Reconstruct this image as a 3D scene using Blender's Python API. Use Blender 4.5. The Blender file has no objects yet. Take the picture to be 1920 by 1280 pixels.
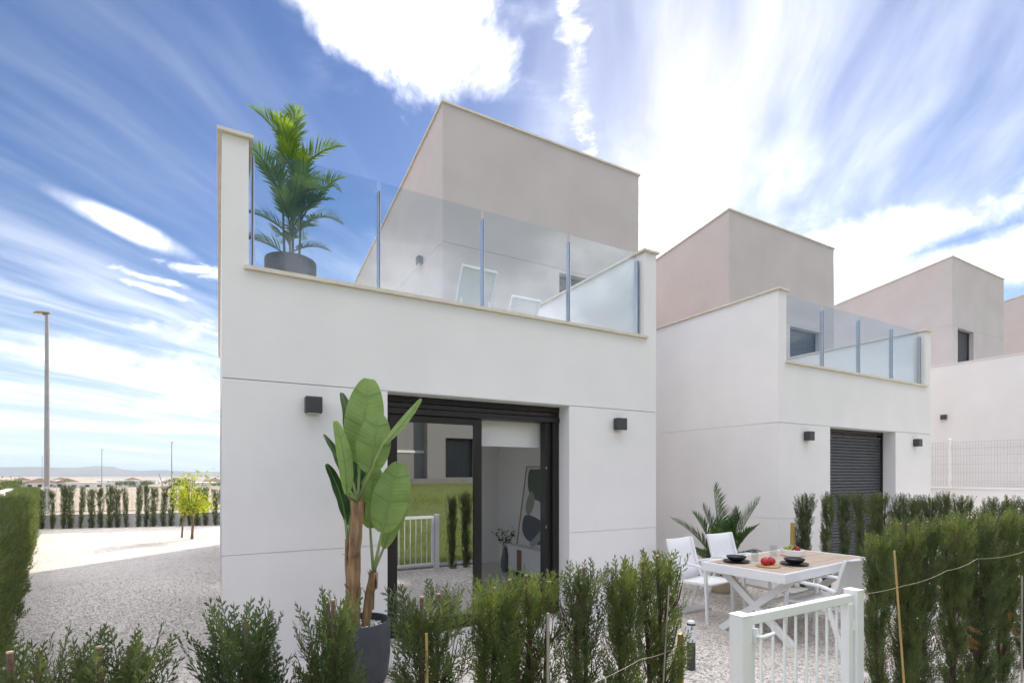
import bpy, bmesh, math, random
import numpy as np
from mathutils import Vector, Matrix
R = math.radians
random.seed(7)
rng = np.random.default_rng(11)
scn = bpy.context.scene
COL = scn.collection

# ------------------------------------------------------------------ camera
YAW = R(29.4)
EYE = 1.68
cam_d = bpy.data.cameras.new('camera'); cam = bpy.data.objects.new('camera', cam_d); COL.objects.link(cam)
cam.location = (0, 0, EYE); cam.rotation_euler = (R(90), 0, -YAW)
cam_d.sensor_width = 36; cam_d.lens = 975 / 1920 * 36; cam_d.shift_y = 250 / 1920
cam_d.clip_start = .05; cam_d.clip_end = 20000
scn.camera = cam

# ------------------------------------------------------------------ sun, sky
SUN_AZ, SUN_EL = R(47), R(35)          # azimuth measured from +Y towards +X
sd = Vector((math.sin(SUN_AZ) * math.cos(SUN_EL), math.cos(SUN_AZ) * math.cos(SUN_EL), math.sin(SUN_EL)))
sun_d = bpy.data.lights.new('sun', 'SUN'); sun = bpy.data.objects.new('sun', sun_d); COL.objects.link(sun)
sun_d.energy = 2.0; sun_d.angle = R(.6); sun_d.color = (1, .88, .72)
sun.rotation_euler = (-sd).to_track_quat('-Z', 'Y').to_euler(); sun.location = (20, 20, 30)
vs = scn.view_settings
vs.view_transform = 'Standard'; vs.look = 'None'; vs.gamma = 1; vs.use_curve_mapping = False
vs.exposure = 1.55
scn.cycles.max_bounces = 14; scn.cycles.diffuse_bounces = 8; scn.cycles.glossy_bounces = 4
scn.cycles.transparent_max_bounces = 24; scn.cycles.transmission_bounces = 6
scn.cycles.caustics_reflective = False; scn.cycles.caustics_refractive = False
scn.cycles.use_denoising = True

def pix_dir(x, y):
    u = (x - 960) / 975; c, s = math.cos(YAW), math.sin(YAW)
    return Vector((u * c + s, -u * s + c, (890 - y) / 975))
def at(x, y, Y):                       # the point on the plane world-Y = Y seen along a pixel's ray
    d = pix_dir(x, y); return Vector((0, 0, EYE)) + d * (Y / d.y)

world = bpy.data.worlds.new('World'); scn.world = world; world.use_nodes = True
world.cycles.sampling_method = 'MANUAL'; world.cycles.sample_map_resolution = 512
def build_world():
    nt = world.node_tree; N = nt.nodes; L = nt.links; N.clear()
    def mth(op, a, b=None, c=None, clamp=False):
        n = N.new('ShaderNodeMath'); n.operation = op; n.use_clamp = clamp
        for i, v in enumerate((a, b, c)):
            if v is None: continue
            if hasattr(v, 'links') or hasattr(v, 'is_linked'): L.new(v, n.inputs[i])
            else: n.inputs[i].default_value = v
        return n.outputs[0]
    def dot(a, vec):
        n = N.new('ShaderNodeVectorMath'); n.operation = 'DOT_PRODUCT'; L.new(a, n.inputs[0]); n.inputs[1].default_value = vec
        return n.outputs['Value']
    def comb(x, y, z):
        n = N.new('ShaderNodeCombineXYZ')
        for i, v in enumerate((x, y, z)):
            if hasattr(v, 'is_linked'): L.new(v, n.inputs[i])
            else: n.inputs[i].default_value = v
        return n.outputs[0]
    def noise(vec, scale, detail=6, rough=.55, dist=0):
        n = N.new('ShaderNodeTexNoise'); L.new(vec, n.inputs['Vector'])
        n.inputs['Scale'].default_value = scale; n.inputs['Detail'].default_value = detail
        n.inputs['Roughness'].default_value = rough; n.inputs['Distortion'].default_value = dist
        return n.outputs['Fac']
    def sstep(v, lo, hi):
        n = N.new('ShaderNodeMapRange'); n.interpolation_type = 'SMOOTHSTEP'; L.new(v, n.inputs['Value'])
        n.inputs['From Min'].default_value = lo; n.inputs['From Max'].default_value = hi
        return n.outputs['Result']
    D = N.new('ShaderNodeTexCoord').outputs['Generated']
    def hole(px, py, rx, ry):            # a wide clear gap in the cumulus layer
        c = pix_dir(px, py); ln = c.length; c.normalize(); r = c.cross(Vector((0, 0, 1))).normalized(); u = r.cross(c).normalized()
        A = dot(D, tuple(r / (rx / 975 / ln))); B = dot(D, tuple(u / (ry / 975 / ln)))
        return sstep(mth('SQRT', mth('ADD', mth('MULTIPLY', A, A), mth('MULTIPLY', B, B))), .6, 1.1)
    sky = N.new('ShaderNodeTexSky'); sky.sky_type = 'NISHITA'; sky.sun_disc = False
    sky.sun_elevation = SUN_EL; sky.sun_rotation = SUN_AZ; sky.air_density = 1.0; sky.dust_density = .25; sky.ozone_density = 2.0
    hsv = N.new('ShaderNodeHueSaturation'); L.new(sky.outputs[0], hsv.inputs['Color'])
    hsv.inputs['Saturation'].default_value = 1.20; hsv.inputs['Hue'].default_value = .511; hsv.inputs['Value'].default_value = .34
    sx = dot(D, (1, 0, 0)); sy = dot(D, (0, 1, 0)); sz = dot(D, (0, 0, 1))
    zc = mth('MAXIMUM', mth('ADD', sz, .10), .03)
    # high cirrus drawn out along one wind direction: a flat layer overhead
    wa = R(50)
    along = mth('DIVIDE', dot(D, (math.sin(wa), math.cos(wa), 0)), zc)
    cross = mth('DIVIDE', dot(D, (math.cos(wa), -math.sin(wa), 0)), zc)
    wob = noise(comb(along, cross, 3.1 + SKY_SEED), .55, 3, .5)
    cr2 = mth('ADD', cross, mth('MULTIPLY', wob, .7))
    st = noise(comb(mth('MULTIPLY', along, .32), mth('MULTIPLY', cr2, 1.5), 1.7 + SKY_SEED), 1.5, 7, .52, .3)
    fine = noise(comb(mth('MULTIPLY', along, .9), mth('MULTIPLY', cr2, 4.0), 5.0), 1.6, 6, .55, .2)
    patch = noise(comb(mth('MULTIPLY', along, .5), cross, 9.3 + SKY_SEED), .62, 4, .5, .3)
    cir = mth('ADD', mth('MULTIPLY', st, .62), mth('MULTIPLY', fine, .38))
    cir = mth('ADD', cir, mth('MULTIPLY', mth('SUBTRACT', patch, .5), .55))
    cirm = mth('MULTIPLY', sstep(cir, SKY_LO, SKY_HI), .80)
    cirm = mth('MULTIPLY', cirm, mth('ADD', mth('MULTIPLY', hole(230, 200, 640, 350), .70), .30))
    low = mth('SUBTRACT', 1.0, sstep(sz, .0, .10))
    cirm = mth('MULTIPLY', cirm, mth('SUBTRACT', 1.0, mth('MULTIPLY', low, .55)))
    # cumulus: each cloud an ellipse about its own direction with a torn edge
    nA = noise(D, 5.0, 9, .62, .3); nB = noise(D, 16, 7, .6, .2)
    puff = mth('ADD', mth('MULTIPLY', mth('SUBTRACT', nA, .5), 1.7), mth('MULTIPLY', mth('SUBTRACT', nB, .5), .7))
    nC = noise(comb(sx, sy, mth('MULTIPLY', sz, 2.4)), 24, 8, .65, .4)
    puff2 = mth('MULTIPLY', mth('SUBTRACT', nC, .5), 3.2)
    total = None
    def cloud(px, py, rx, ry, rot, amp=.6, soft=.5, dens=1.0, small=False):
        nonlocal total
        c = pix_dir(px, py); ln = c.length; c.normalize()
        r = Vector((0, 0, 1)).cross(c); r.normalize(); r = -r; u = r.cross(c); u.normalize()
        if u.z < 0: u = -u
        ax, ay = rx / 975 / ln, ry / 975 / ln
        ca, sa = math.cos(R(rot)), math.sin(R(rot))
        a = r * ca + u * sa; b = -r * sa + u * ca
        A = dot(D, tuple(a / ax)); B = dot(D, tuple(b / ay))
        q = mth('SUBTRACT', 1.0, mth('SQRT', mth('ADD', mth('MULTIPLY', A, A), mth('MULTIPLY', B, B))))
        f = mth('MULTIPLY', sstep(mth('ADD', q, mth('MULTIPLY', puff2 if small else puff, amp)), -.02, soft), dens)
        total = f if total is None else mth('MAXIMUM', total, f)
    for a in CLOUDS: cloud(*a)
    # flat layer of broken cumulus, added to light shaded walls, cut back in view
    ba = mth('DIVIDE', sx, mth('MAXIMUM', mth('ADD', sz, .18), .06)); bb = mth('DIVIDE', sy, mth('MAXIMUM', mth('ADD', sz, .18), .06))
    cum = noise(comb(ba, bb, CUM_SEED), .72, 10, .56, .25)
    cum = mth('MULTIPLY', sstep(cum, CUM_LO, CUM_LO + .17), mth('MULTIPLY', sstep(sz, .10, .30), mth('MULTIPLY', hole(150, 90, 560, 420), mth('MULTIPLY', hole(1750, 60, 330, 300), hole(1360, 90, 330, 260)))))
    cov = mth('MAXIMUM', total, mth('MULTIPLY', cum, .96))
    shade = noise(D, 5.5, 7, .6, .3)
    cmix = N.new('ShaderNodeMix'); cmix.data_type = 'RGBA'; L.new(sstep(shade, .36, .62), cmix.inputs['Factor'])
    cmix.inputs['A'].default_value = (2.6, 2.7, 2.95, 1); cmix.inputs['B'].default_value = (13.8, 13.4, 13.7, 1)
    ci = N.new('ShaderNodeMix'); ci.data_type = 'RGBA'; L.new(cirm, ci.inputs['Factor'])
    ci.inputs['B'].default_value = (4.9, 4.95, 5.15, 1)
    mix = N.new('ShaderNodeMix'); mix.data_type = 'RGBA'; L.new(cov, mix.inputs['Factor'])
    hz = N.new('ShaderNodeMix'); hz.data_type = 'RGBA'; L.new(mth('MULTIPLY', mth('SUBTRACT', 1.0, sstep(sz, .0, .30)), .92), hz.inputs['Factor'])
    L.new(hsv.outputs[0], hz.inputs['A']); hz.inputs['B'].default_value = (2.35, 2.75, 3.2, 1)
    L.new(hz.outputs['Result'], ci.inputs['A']); L.new(ci.outputs['Result'], mix.inputs['A']); L.new(cmix.outputs['Result'], mix.inputs['B'])
    bg = N.new('ShaderNodeBackground'); bg.inputs['Strength'].default_value = .126; L.new(mix.outputs['Result'], bg.inputs['Color'])
    out = N.new('ShaderNodeOutputWorld'); L.new(bg.outputs[0], out.inputs['Surface'])
SKY_SEED, SKY_LO, SKY_HI = 7.0, .40, .86
CUM_SEED, CUM_LO = 37.0, .468
# centre pixel direction, radii, tilt, edge roughness, softness, density
CLOUDS = [(790, 30, 235, 150, -22, .8, .8), (600, -40, 250, 95, -30, .8, .75), (870, 100, 140, 95, -10, .8, .8),
          (1000, -330, 360, 170, 10, .8, .9), (235, 424, 136, 26, -15, .35, 1.2), (1640, 450, 320, 70, 2, .95, .8, .95),
          (1380, 540, 340, 110, 10, .6, 1.0, .8), (1840, 490, 240, 80, 0, .9, .8, .9), (1078, 120, 34, 210, 9, .8, 1.3, .6, True),
          (385, 508, 90, 16, -3, .9, 1.5, .8, True), (295, 524, 75, 9, -5, .9, 1.5, .7, True), (290, 543, 80, 9, -8, .8, 1.0, .7, True), (345, 620, 85, 24, 10, .8, 1.2, .75, True),
          (330, 690, 420, 42, -2, .6, 1.4, .6), (100, 668, 260, 34, -4, .6, 1.4, .5), (380, 738, 240, 34, 8, .7, 1.4, .6),
          (300, 802, 330, 14, 1, .5, 1.4, .4), (1240, 430, 190, 240, 0, .6, 1.5, .7)]
build_world()

# ------------------------------------------------------------------ materials
def nodes(name):
    m = bpy.data.materials.new(name); m.use_nodes = True
    nt = m.node_tree; b = nt.nodes['Principled BSDF']
    return m, nt, nt.nodes, nt.links, b
def pm(name, col, rough=.6, var=.0, scale=6, bump=0, bscale=60, metal=0, spec=.5, col2=None, detail=5, stretch=None, coat=0, bdist=.01):
    m, nt, N, L, b = nodes(name)
    b.inputs['Roughness'].default_value = rough; b.inputs['Metallic'].default_value = metal
    b.inputs['Specular IOR Level'].default_value = spec
    if coat: b.inputs['Coat Weight'].default_value = coat
    b.inputs['Base Color'].default_value = (*col, 1)
    tc = N.new('ShaderNodeTexCoord').outputs['Object']
    if stretch:
        mp = N.new('ShaderNodeMapping'); mp.inputs['Scale'].default_value = stretch; L.new(tc, mp.inputs['Vector']); tc = mp.outputs[0]
    if var or col2:
        nz = N.new('ShaderNodeTexNoise'); nz.inputs['Scale'].default_value = scale; nz.inputs['Detail'].default_value = detail
        nz.inputs['Roughness'].default_value = .6; L.new(tc, nz.inputs['Vector'])
        rp = N.new('ShaderNodeValToRGB'); L.new(nz.outputs['Fac'], rp.inputs['Fac'])
        c2 = col2 or tuple(min(1, c * (1 + var)) for c in col); c1 = col if col2 else tuple(c * (1 - var) for c in col)
        rp.color_ramp.elements[0].position = .32; rp.color_ramp.elements[1].position = .68
        rp.color_ramp.elements[0].color = (*c1, 1); rp.color_ramp.elements[1].color = (*c2, 1)
        L.new(rp.outputs[0], b.inputs['Base Color'])
    if bump:
        nb = N.new('ShaderNodeTexNoise'); nb.inputs['Scale'].default_value = bscale; nb.inputs['Detail'].default_value = 4; L.new(tc, nb.inputs['Vector'])
        bp = N.new('ShaderNodeBump'); bp.inputs['Strength'].default_value = bump; bp.inputs['Distance'].default_value = bdist
        L.new(nb.outputs['Fac'], bp.inputs['Height']); L.new(bp.outputs[0], b.inputs['Normal'])
    return m
def leafm(name, c1, c2, scale=14, trans=.35, rough=.45, tcol=None):
    m, nt, N, L, b = nodes(name)
    tc = N.new('ShaderNodeTexCoord').outputs['Object']
    nz = N.new('ShaderNodeTexNoise'); nz.inputs['Scale'].default_value = scale; nz.inputs['Detail'].default_value = 4; L.new(tc, nz.inputs['Vector'])
    rp = N.new('ShaderNodeValToRGB'); L.new(nz.outputs['Fac'], rp.inputs['Fac'])
    rp.color_ramp.elements[0].position = .33; rp.color_ramp.elements[1].position = .67
    rp.color_ramp.elements[0].color = (*c1, 1); rp.color_ramp.elements[1].color = (*c2, 1)
    L.new(rp.outputs[0], b.inputs['Base Color']); b.inputs['Roughness'].default_value = rough
    b.inputs['Specular IOR Level'].default_value = .35
    tr = N.new('ShaderNodeBsdfTranslucent')
    mu = N.new('ShaderNodeMix'); mu.data_type = 'RGBA'; mu.blend_type = 'MULTIPLY'; mu.inputs['Factor'].default_value = 1
    L.new(rp.outputs[0], mu.inputs['A']); mu.inputs['B'].default_value = (*(tcol or (1.6, 1.7, .8)), 1); L.new(mu.outputs['Result'], tr.inputs['Color'])
    mx = N.new('ShaderNodeMixShader'); mx.inputs[0].default_value = trans
    L.new(b.outputs[0], mx.inputs[1]); L.new(tr.outputs[0], mx.inputs[2]); L.new(mx.outputs[0], N['Material Output'].inputs['Surface'])
    return m
def glassm(name, tint, ior, boost=0.0, rough=0.0, gcol=(1, 1, 1)):
    m, nt, N, L, b = nodes(name); N.remove(b)
    t = N.new('ShaderNodeBsdfTransparent'); t.inputs[0].default_value = (*tint, 1)
    g = N.new('ShaderNodeBsdfGlossy'); g.inputs['Roughness'].default_value = rough; g.inputs['Color'].default_value = (*gcol, 1)
    f = N.new('ShaderNodeLayerWeight'); f.inputs['Blend'].default_value = .5
    pw_ = N.new('ShaderNodeMath'); pw_.operation = 'POWER'; L.new(f.outputs['Facing'], pw_.inputs[0]); pw_.inputs[1].default_value = 5
    f0 = ((ior - 1) / (ior + 1)) ** 2 + boost
    a = N.new('ShaderNodeMath'); a.operation = 'MULTIPLY_ADD'; a.use_clamp = True; L.new(pw_.outputs[0], a.inputs[0]); a.inputs[1].default_value = (1 - f0) * .8; a.inputs[2].default_value = f0
    mx = N.new('ShaderNodeMixShader'); L.new(a.outputs[0], mx.inputs[0]); L.new(t.outputs[0], mx.inputs[1]); L.new(g.outputs[0], mx.inputs[2])
    L.new(mx.outputs[0], N['Material Output'].inputs['Surface'])
    return m
def gravelm(name, c1, c2, c3, scale):
    m, nt, N, L, b = nodes(name); b.inputs['Roughness'].default_value = .85; b.inputs['Specular IOR Level'].default_value = .25
    tc = N.new('ShaderNodeTexCoord').outputs['Object']
    v = N.new('ShaderNodeTexVoronoi'); v.inputs['Scale'].default_value = scale; L.new(tc, v.inputs['Vector'])
    sp = N.new('ShaderNodeSeparateColor'); L.new(v.outputs['Color'], sp.inputs[0])
    rp = N.new('ShaderNodeValToRGB'); L.new(sp.outputs[0], rp.inputs['Fac'])
    e = rp.color_ramp.elements; e[0].color = (*c1, 1); e[1].color = (*c2, 1); e[0].position = 0; e[1].position = .35
    n = e.new(1.0); n.color = (*c3, 1)
    big = N.new('ShaderNodeTexNoise'); big.inputs['Scale'].default_value = .7; big.inputs['Detail'].default_value = 6; L.new(tc, big.inputs['Vector'])
    mr = N.new('ShaderNodeMapRange'); L.new(big.outputs['Fac'], mr.inputs[0]); mr.inputs[3].default_value = .82; mr.inputs[4].default_value = 1.12
    mu = N.new('ShaderNodeVectorMath'); mu.operation = 'SCALE'; L.new(rp.outputs[0], mu.inputs[0]); L.new(mr.outputs[0], mu.inputs['Scale'])
    L.new(mu.outputs[0], b.inputs['Base Color'])
    bp = N.new('ShaderNodeBump'); bp.inputs['Strength'].default_value = .9; bp.inputs['Distance'].default_value = .012; bp.invert = True
    L.new(v.outputs['Distance'], bp.inputs['Height']); L.new(bp.outputs[0], b.inputs['Normal'])
    return m
M = {
 'white': pm('white_render', (.815, .80, .795), .75, .035, 1.1, .25, 140, bdist=.004),
 'taupe': pm('taupe_render', (.525, .475, .452), .8, .06, .9, .2, 120, bdist=.004),
 'coping': pm('beige_stone', (.70, .63, .545), .6, .08, 9, .1, 60),
 'inner': pm('interior_paint', (.88, .87, .85), .7, .01, 2),
 'floor_in': pm('interior_tile', (.66, .64, .61), .35, .06, 3),
 'concrete': pm('pale_concrete', (.50, .49, .475), .8, .08, 5, .25, 70),
 'terrace': pm('terrace_tile', (.45, .42, .38), .6, .06, 4),
 'dark_alu': pm('dark_aluminium', (.022, .019, .020), .38, .1, 20, metal=.35),
 'slat': pm('grey_slat', (.085, .088, .098), .42, .08, 12, metal=.3),
 'post_alu': pm('anodised_aluminium', (.50, .55, .61), .28, .04, 8, metal=.85),
 'lamp': pm('anthracite', (.045, .047, .052), .5, .08, 20),
 'lens': pm('lamp_lens', (.75, .75, .72), .3),
 'white_metal': pm('white_lacquer', (.80, .81, .82), .32, .02, 6),
 'sling': pm('white_sling', (.76, .77, .78), .65, .03, 30, .3, 500, bdist=.002),
 'plank': pm('weathered_plank', (.40, .31, .235), .55, scale=5, col2=(.55, .455, .36), stretch=(1, 14, 14)),
 'black_ware': pm('black_stoneware', (.018, .019, .024), .42, .1, 30),
 'steel': pm('steel', (.6, .6, .6), .2, metal=1),
 'board': pm('acacia_board', (.42, .22, .09), .5, scale=8, col2=(.52, .30, .13), stretch=(1, 10, 4)),
 'red': pm('red_fruit', (.42, .012, .02), .35, .25, 25),
 'grape': pm('green_grape', (.30, .38, .06), .3, .15, 20),
 'dark_red': pm('plum', (.13, .02, .03), .35, .2, 20),
 'bowl': pm('white_ceramic', (.78, .78, .76), .4, .02, 10),
 'pot': pm('slate_pot', (.040, .046, .058), .62, .16, 7, .2, 40),
 'pot_dark': pm('charcoal_pot', (.018, .020, .025), .7, .2, 7, .2, 40),
 'rug_pot': pm('seagrass', (.42, .34, .22), .85, scale=6, col2=(.62, .55, .42), stretch=(1, 1, 14), bump=.6, bscale=50),
 'pebble': gravelm('white_pebbles', (.52, .50, .47), (.72, .70, .67), (.80, .79, .77), 55),
 'gravel_stone': gravelm('gravel_loose', (.47, .42, .375), (.70, .655, .60), (.80, .77, .73), 40),
 'gravel': gravelm('gravel_stones', (.40, .355, .315), (.66, .61, .555), (.77, .735, .69), 46),
 'sand': pm('dry_sandy_ground', (.29, .235, .175), .95, scale=.06, col2=(.40, .335, .26), detail=10),
 'lawn': pm('lawn_soil', (.095, .125, .03), .95, scale=1.2, col2=(.15, .18, .045), bump=.7, bscale=30, bdist=.05, detail=8),
 'asphalt': pm('grey_paving', (.22, .21, .20), .85, .12, 3, .3, 50),
 'cyp': leafm('cypress_leaf', (.068, .098, .046), (.138, .168, .080), 9, .34),
 'cyp2': leafm('cypress_leaf_blue', (.060, .094, .050), (.118, .156, .082), 9, .34),
 'cyp3': leafm('cypress_leaf_bright', (.080, .114, .043), (.158, .186, .074), 9, .36),
 'brown_leaf': leafm('dead_spray', (.20, .085, .03), (.32, .16, .06), 20, .3),
 'bark': pm('cypress_bark', (.10, .058, .040), .9, .35, 18, .5, 60),
 'cut': pm('cut_wood', (.50, .36, .24), .8, .1, 30),
 'bamboo': pm('bamboo_stake', (.46, .31, .12), .6, .18, 12, stretch=(1, 1, .3)),
 'grey_stake': pm('grey_stake', (.33, .29, .25), .8, .2, 14, stretch=(1, 1, .3)),
 'timber': pm('treated_timber', (.42, .27, .07), .7, .2, 8, stretch=(1, 1, .2)),
 'twine': pm('pale_twine', (.60, .54, .42), .8),
 'palm': leafm('palm_leaflet', (.085, .155, .030), (.19, .27, .050), 6, .50),
 'palm_d': leafm('palm_leaflet_dark', (.045, .100, .034), (.105, .170, .055), 8, .35),
 'stem': pm('palm_stem', (.10, .13, .045), .6, .25, 14),
 'ban': leafm('banana_leaf', (.185, .280, .078), (.245, .350, .118), 5, .27, .5),
 'ban_d': leafm('banana_leaf_dark', (.040, .090, .035), (.060, .115, .042), 5, .16, .4),
 'rib': pm('banana_midrib', (.20, .27, .09), .55, .1, 9),
 'ban_t': pm('banana_trunk', (.10, .052, .025), .9, scale=7, col2=(.36, .235, .12), bump=.9, bscale=22, stretch=(3, 3, .6), detail=8),
 'citrus': leafm('citrus_leaf', (.20, .26, .022), (.40, .42, .035), 3, .5),
 'trunk': pm('tree_bark', (.20, .14, .09), .9, .2, 12, .5, 30),
 'galv': pm('galvanised', (.33, .325, .31), .5, .08, 3, metal=.4),
 'hill': pm('hill_scrub', (.115, .115, .085), .95, scale=.003, col2=(.20, .18, .13), detail=9),
 'far_wall': pm('far_house_wall', (.72, .69, .64), .85, .05, 1),
 'far_wall2': pm('far_house_ochre', (.52, .36, .24), .85, .06, 1),
 'far_roof': pm('far_roof_tile', (.42, .30, .22), .85, .1, 1),
 'pane_dark': pm('dark_pane', (.02, .025, .03), .1),
 'far_tree': leafm('far_foliage', (.05, .085, .022), (.13, .16, .035), 1.5, .25),
 'grass': leafm('grass_blade', (.13, .19, .022), (.25, .285, .040), 1.0, .4),
 'canvas': pm('canvas', (.72, .71, .69), .8, .02, 8),
 'oak': pm('oak_frame', (.40, .28, .17), .5, .1, 8, stretch=(6, 6, 1)),
 'walnut': pm('walnut_niche', (.26, .12, .06), .5, .15, 8, stretch=(1, 8, 8)),
 'sage': pm('sage_paint', (.125, .155, .115), .8), 'olive': pm('pale_olive_paint', (.32, .33, .26), .8),
 'slate': pm('slate_paint', (.12, .135, .15), .8), 'stone_p': pm('stone_paint', (.40, .415, .38), .8),
 'vase': pm('grey_green_glass', (.16, .20, .18), .25), 'blind': pm('blind_fabric', (.80, .79, .80), .8, .02, 6),
 'teal': pm('teal_print', (.10, .34, .36), .6), 'cushion': pm('patterned_fabric', (.62, .58, .44), .85, scale=26, col2=(.13, .30, .29)),
 'frost': pm('frosted_tube', (.72, .72, .80), .45),
 'glass': glassm('balustrade_glass', (.91, .95, .955), 1.5, .004, 0, (.93, .97, 1)),
 'door_glass': glassm('coated_door_glass', (.22, .24, .24), 1.7, .40, 0, (.92, .95, .97)),
 'tumbler': glassm('clear_tumbler', (.93, .95, .96), 1.35, .03),
 'opp_grey': pm('grey_render', (.26, .25, .245), .8, .04, 1),
}
def veins(m):
    nt = m.node_tree; N = nt.nodes; L = nt.links; b = N['Principled BSDF']
    uv = N.new('ShaderNodeUVMap'); sp = N.new('ShaderNodeSeparateXYZ'); L.new(uv.outputs[0], sp.inputs[0])
    def mm(op, a, b_):
        n = N.new('ShaderNodeMath'); n.operation = op
        for i, q in enumerate((a, b_)):
            if hasattr(q, 'is_linked'): L.new(q, n.inputs[i])
            else: n.inputs[i].default_value = q
        return n.outputs[0]
    av = mm('ABSOLUTE', mm('SUBTRACT', sp.outputs[1], .5), 0)
    ph = mm('MULTIPLY', mm('SUBTRACT', sp.outputs[0], mm('MULTIPLY', av, .16)), 120)
    w = mm('SINE', ph, 0); big = mm('POWER', mm('MAXIMUM', mm('SINE', mm('MULTIPLY', ph, .155), 0), 0.0), 14)
    bp = N.new('ShaderNodeBump'); bp.inputs['Strength'].default_value = .35; bp.inputs['Distance'].default_value = .004
    L.new(mm('ADD', mm('MULTIPLY', w, .4), mm('MULTIPLY', big, -1.5)), bp.inputs['Height']); L.new(bp.outputs[0], b.inputs['Normal'])
    src = b.inputs['Base Color'].links[0].from_socket
    mx = N.new('ShaderNodeMix'); mx.data_type = 'RGBA'; mx.blend_type = 'MULTIPLY'; L.new(mm('MULTIPLY', big, .45), mx.inputs['Factor'])
    L.new(src, mx.inputs['A']); mx.inputs['B'].default_value = (.45, .55, .40, 1); L.new(mx.outputs['Result'], b.inputs['Base Color'])
veins(M['ban']); veins(M['ban_d'])
M['wire'] = pm('white_wire', (.50, .51, .54), .5)

# ------------------------------------------------------------------ mesh helpers
class MB:
    def __init__(s): s.v = []; s.f = []
    def add(s, vs, fs):
        o = len(s.v); s.v += [tuple(v) for v in vs]; s.f += [tuple(i + o for i in f) for f in fs]; return s
    def box(s, x0, x1, y0, y1, z0, z1):
        v = [(x, y, z) for z in (z0, z1) for y in (y0, y1) for x in (x0, x1)]
        return s.add(v, [(0, 2, 3, 1), (4, 5, 7, 6), (0, 1, 5, 4), (2, 6, 7, 3), (0, 4, 6, 2), (1, 3, 7, 5)])
    def prism(s, pts, axis, a, b):     # polygon extruded along an axis; pts are the two other coords in order
        def mk(p, t):
            return {'x': (t, p[0], p[1]), 'y': (p[0], t, p[1]), 'z': (p[0], p[1], t)}[axis]
        n = len(pts); v = [mk(p, a) for p in pts] + [mk(p, b) for p in pts]
        f = [tuple(range(n))[::-1], tuple(range(n, 2 * n))] + [(i, (i + 1) % n, n + (i + 1) % n, n + i) for i in range(n)]
        return s.add(v, f)
    def tube(s, path, rad, n=8, cap=True):
        path = [Vector(p) for p in path]; k = len(path)
        if not hasattr(rad, '__len__'): rad = [rad] * k
        vs = []; ref = None
        for i, p in enumerate(path):
            t = (path[min(i + 1, k - 1)] - path[max(i - 1, 0)]).normalized()
            if ref is None: ref = t.orthogonal().normalized()
            ref = (ref - t * ref.dot(t)).normalized(); b = t.cross(ref)
            for j in range(n):
                a = 2 * math.pi * j / n; vs.append(p + (ref * math.cos(a) + b * math.sin(a)) * rad[i])
        fs = [(i * n + j, i * n + (j + 1) % n, (i + 1) * n + (j + 1) % n, (i + 1) * n + j) for i in range(k - 1) for j in range(n)]
        if cap: fs += [tuple(range(n))[::-1], tuple(range((k - 1) * n, k * n))]
        return s.add(vs, fs)
    def lathe(s, prof, c=(0, 0, 0), n=32):
        vs = [(c[0] + r * math.cos(2 * math.pi * j / n), c[1] + r * math.sin(2 * math.pi * j / n), c[2] + z) for r, z in prof for j in range(n)]
        k = len(prof)
        fs = [(i * n + j, i * n + (j + 1) % n, (i + 1) * n + (j + 1) % n, (i + 1) * n + j) for i in range(k - 1) for j in range(n)]
        fs += [tuple(range(n))[::-1], tuple(range((k - 1) * n, k * n))]
        return s.add(vs, fs)
    def bar(s, p, q, w, h, up=(0, 0, 1)):   # rectangular bar from p to q
        p, q = Vector(p), Vector(q); t = (q - p).normalized(); u = Vector(up)
        if abs(t.dot(u)) > .98: u = Vector((0, 1, 0))
        a = t.cross(u).normalized() * w / 2; b = a.cross(t).normalized() * h / 2
        v = [c + i + j for c in (p, q) for i, j in ((-a, -b), (a, -b), (a, b), (-a, b))]
        return s.add(v, [(0, 1, 2, 3)[::-1], (4, 5, 6, 7)] + [(i, (i + 1) % 4, 4 + (i + 1) % 4, 4 + i) for i in range(4)])
    def build(s, name, mat, parent=None, smooth=False, bevel=0, seg=2):
        me = bpy.data.meshes.new(name); me.from_pydata([tuple(v) for v in s.v], [], s.f); me.update()
        bm = bmesh.new(); bm.from_mesh(me); bmesh.ops.recalc_face_normals(bm, faces=bm.faces[:]); bm.to_mesh(me); bm.free()
        return link(name, me, mat, parent, smooth, bevel, seg)
def link(name, me, mat, parent=None, smooth=False, bevel=0, seg=2):
    if mat: me.materials.append(M[mat] if isinstance(mat, str) else mat)
    o = bpy.data.objects.new(name, me); COL.objects.link(o)
    if parent: o.parent = parent
    if smooth:
        me.polygons.foreach_set('use_smooth', [True] * len(me.polygons))
        if smooth != 'all':
            try: me.set_sharp_from_angle(angle=R(40))
            except Exception: pass
    if bevel:
        b = o.modifiers.new('bevel', 'BEVEL'); b.width = bevel; b.segments = seg; b.limit_method = 'ANGLE'
    return o
def box(name, mat, parent, *d, bevel=0): return MB().box(*d).build(name, mat, parent, bevel=bevel)
def np_mesh(name, V, F, mat, parent=None, smooth=False):
    V = np.asarray(V, np.float32); F = np.asarray(F, np.int32); k = F.shape[1]
    me = bpy.data.meshes.new(name); me.vertices.add(len(V)); me.vertices.foreach_set('co', V.ravel())
    me.loops.add(F.size); me.loops.foreach_set('vertex_index', F.ravel())
    me.polygons.add(len(F)); me.polygons.foreach_set('loop_start', np.arange(0, F.size, k, dtype=np.int32))
    me.update(calc_edges=True)
    return link(name, me, mat, parent, smooth and 'all')
def tag(o, label=None, cat=None, group=None, kind=None):
    for k, v in (('label', label), ('category', cat), ('group', group), ('kind', kind)):
        if v: o[k] = v
    return o
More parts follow.
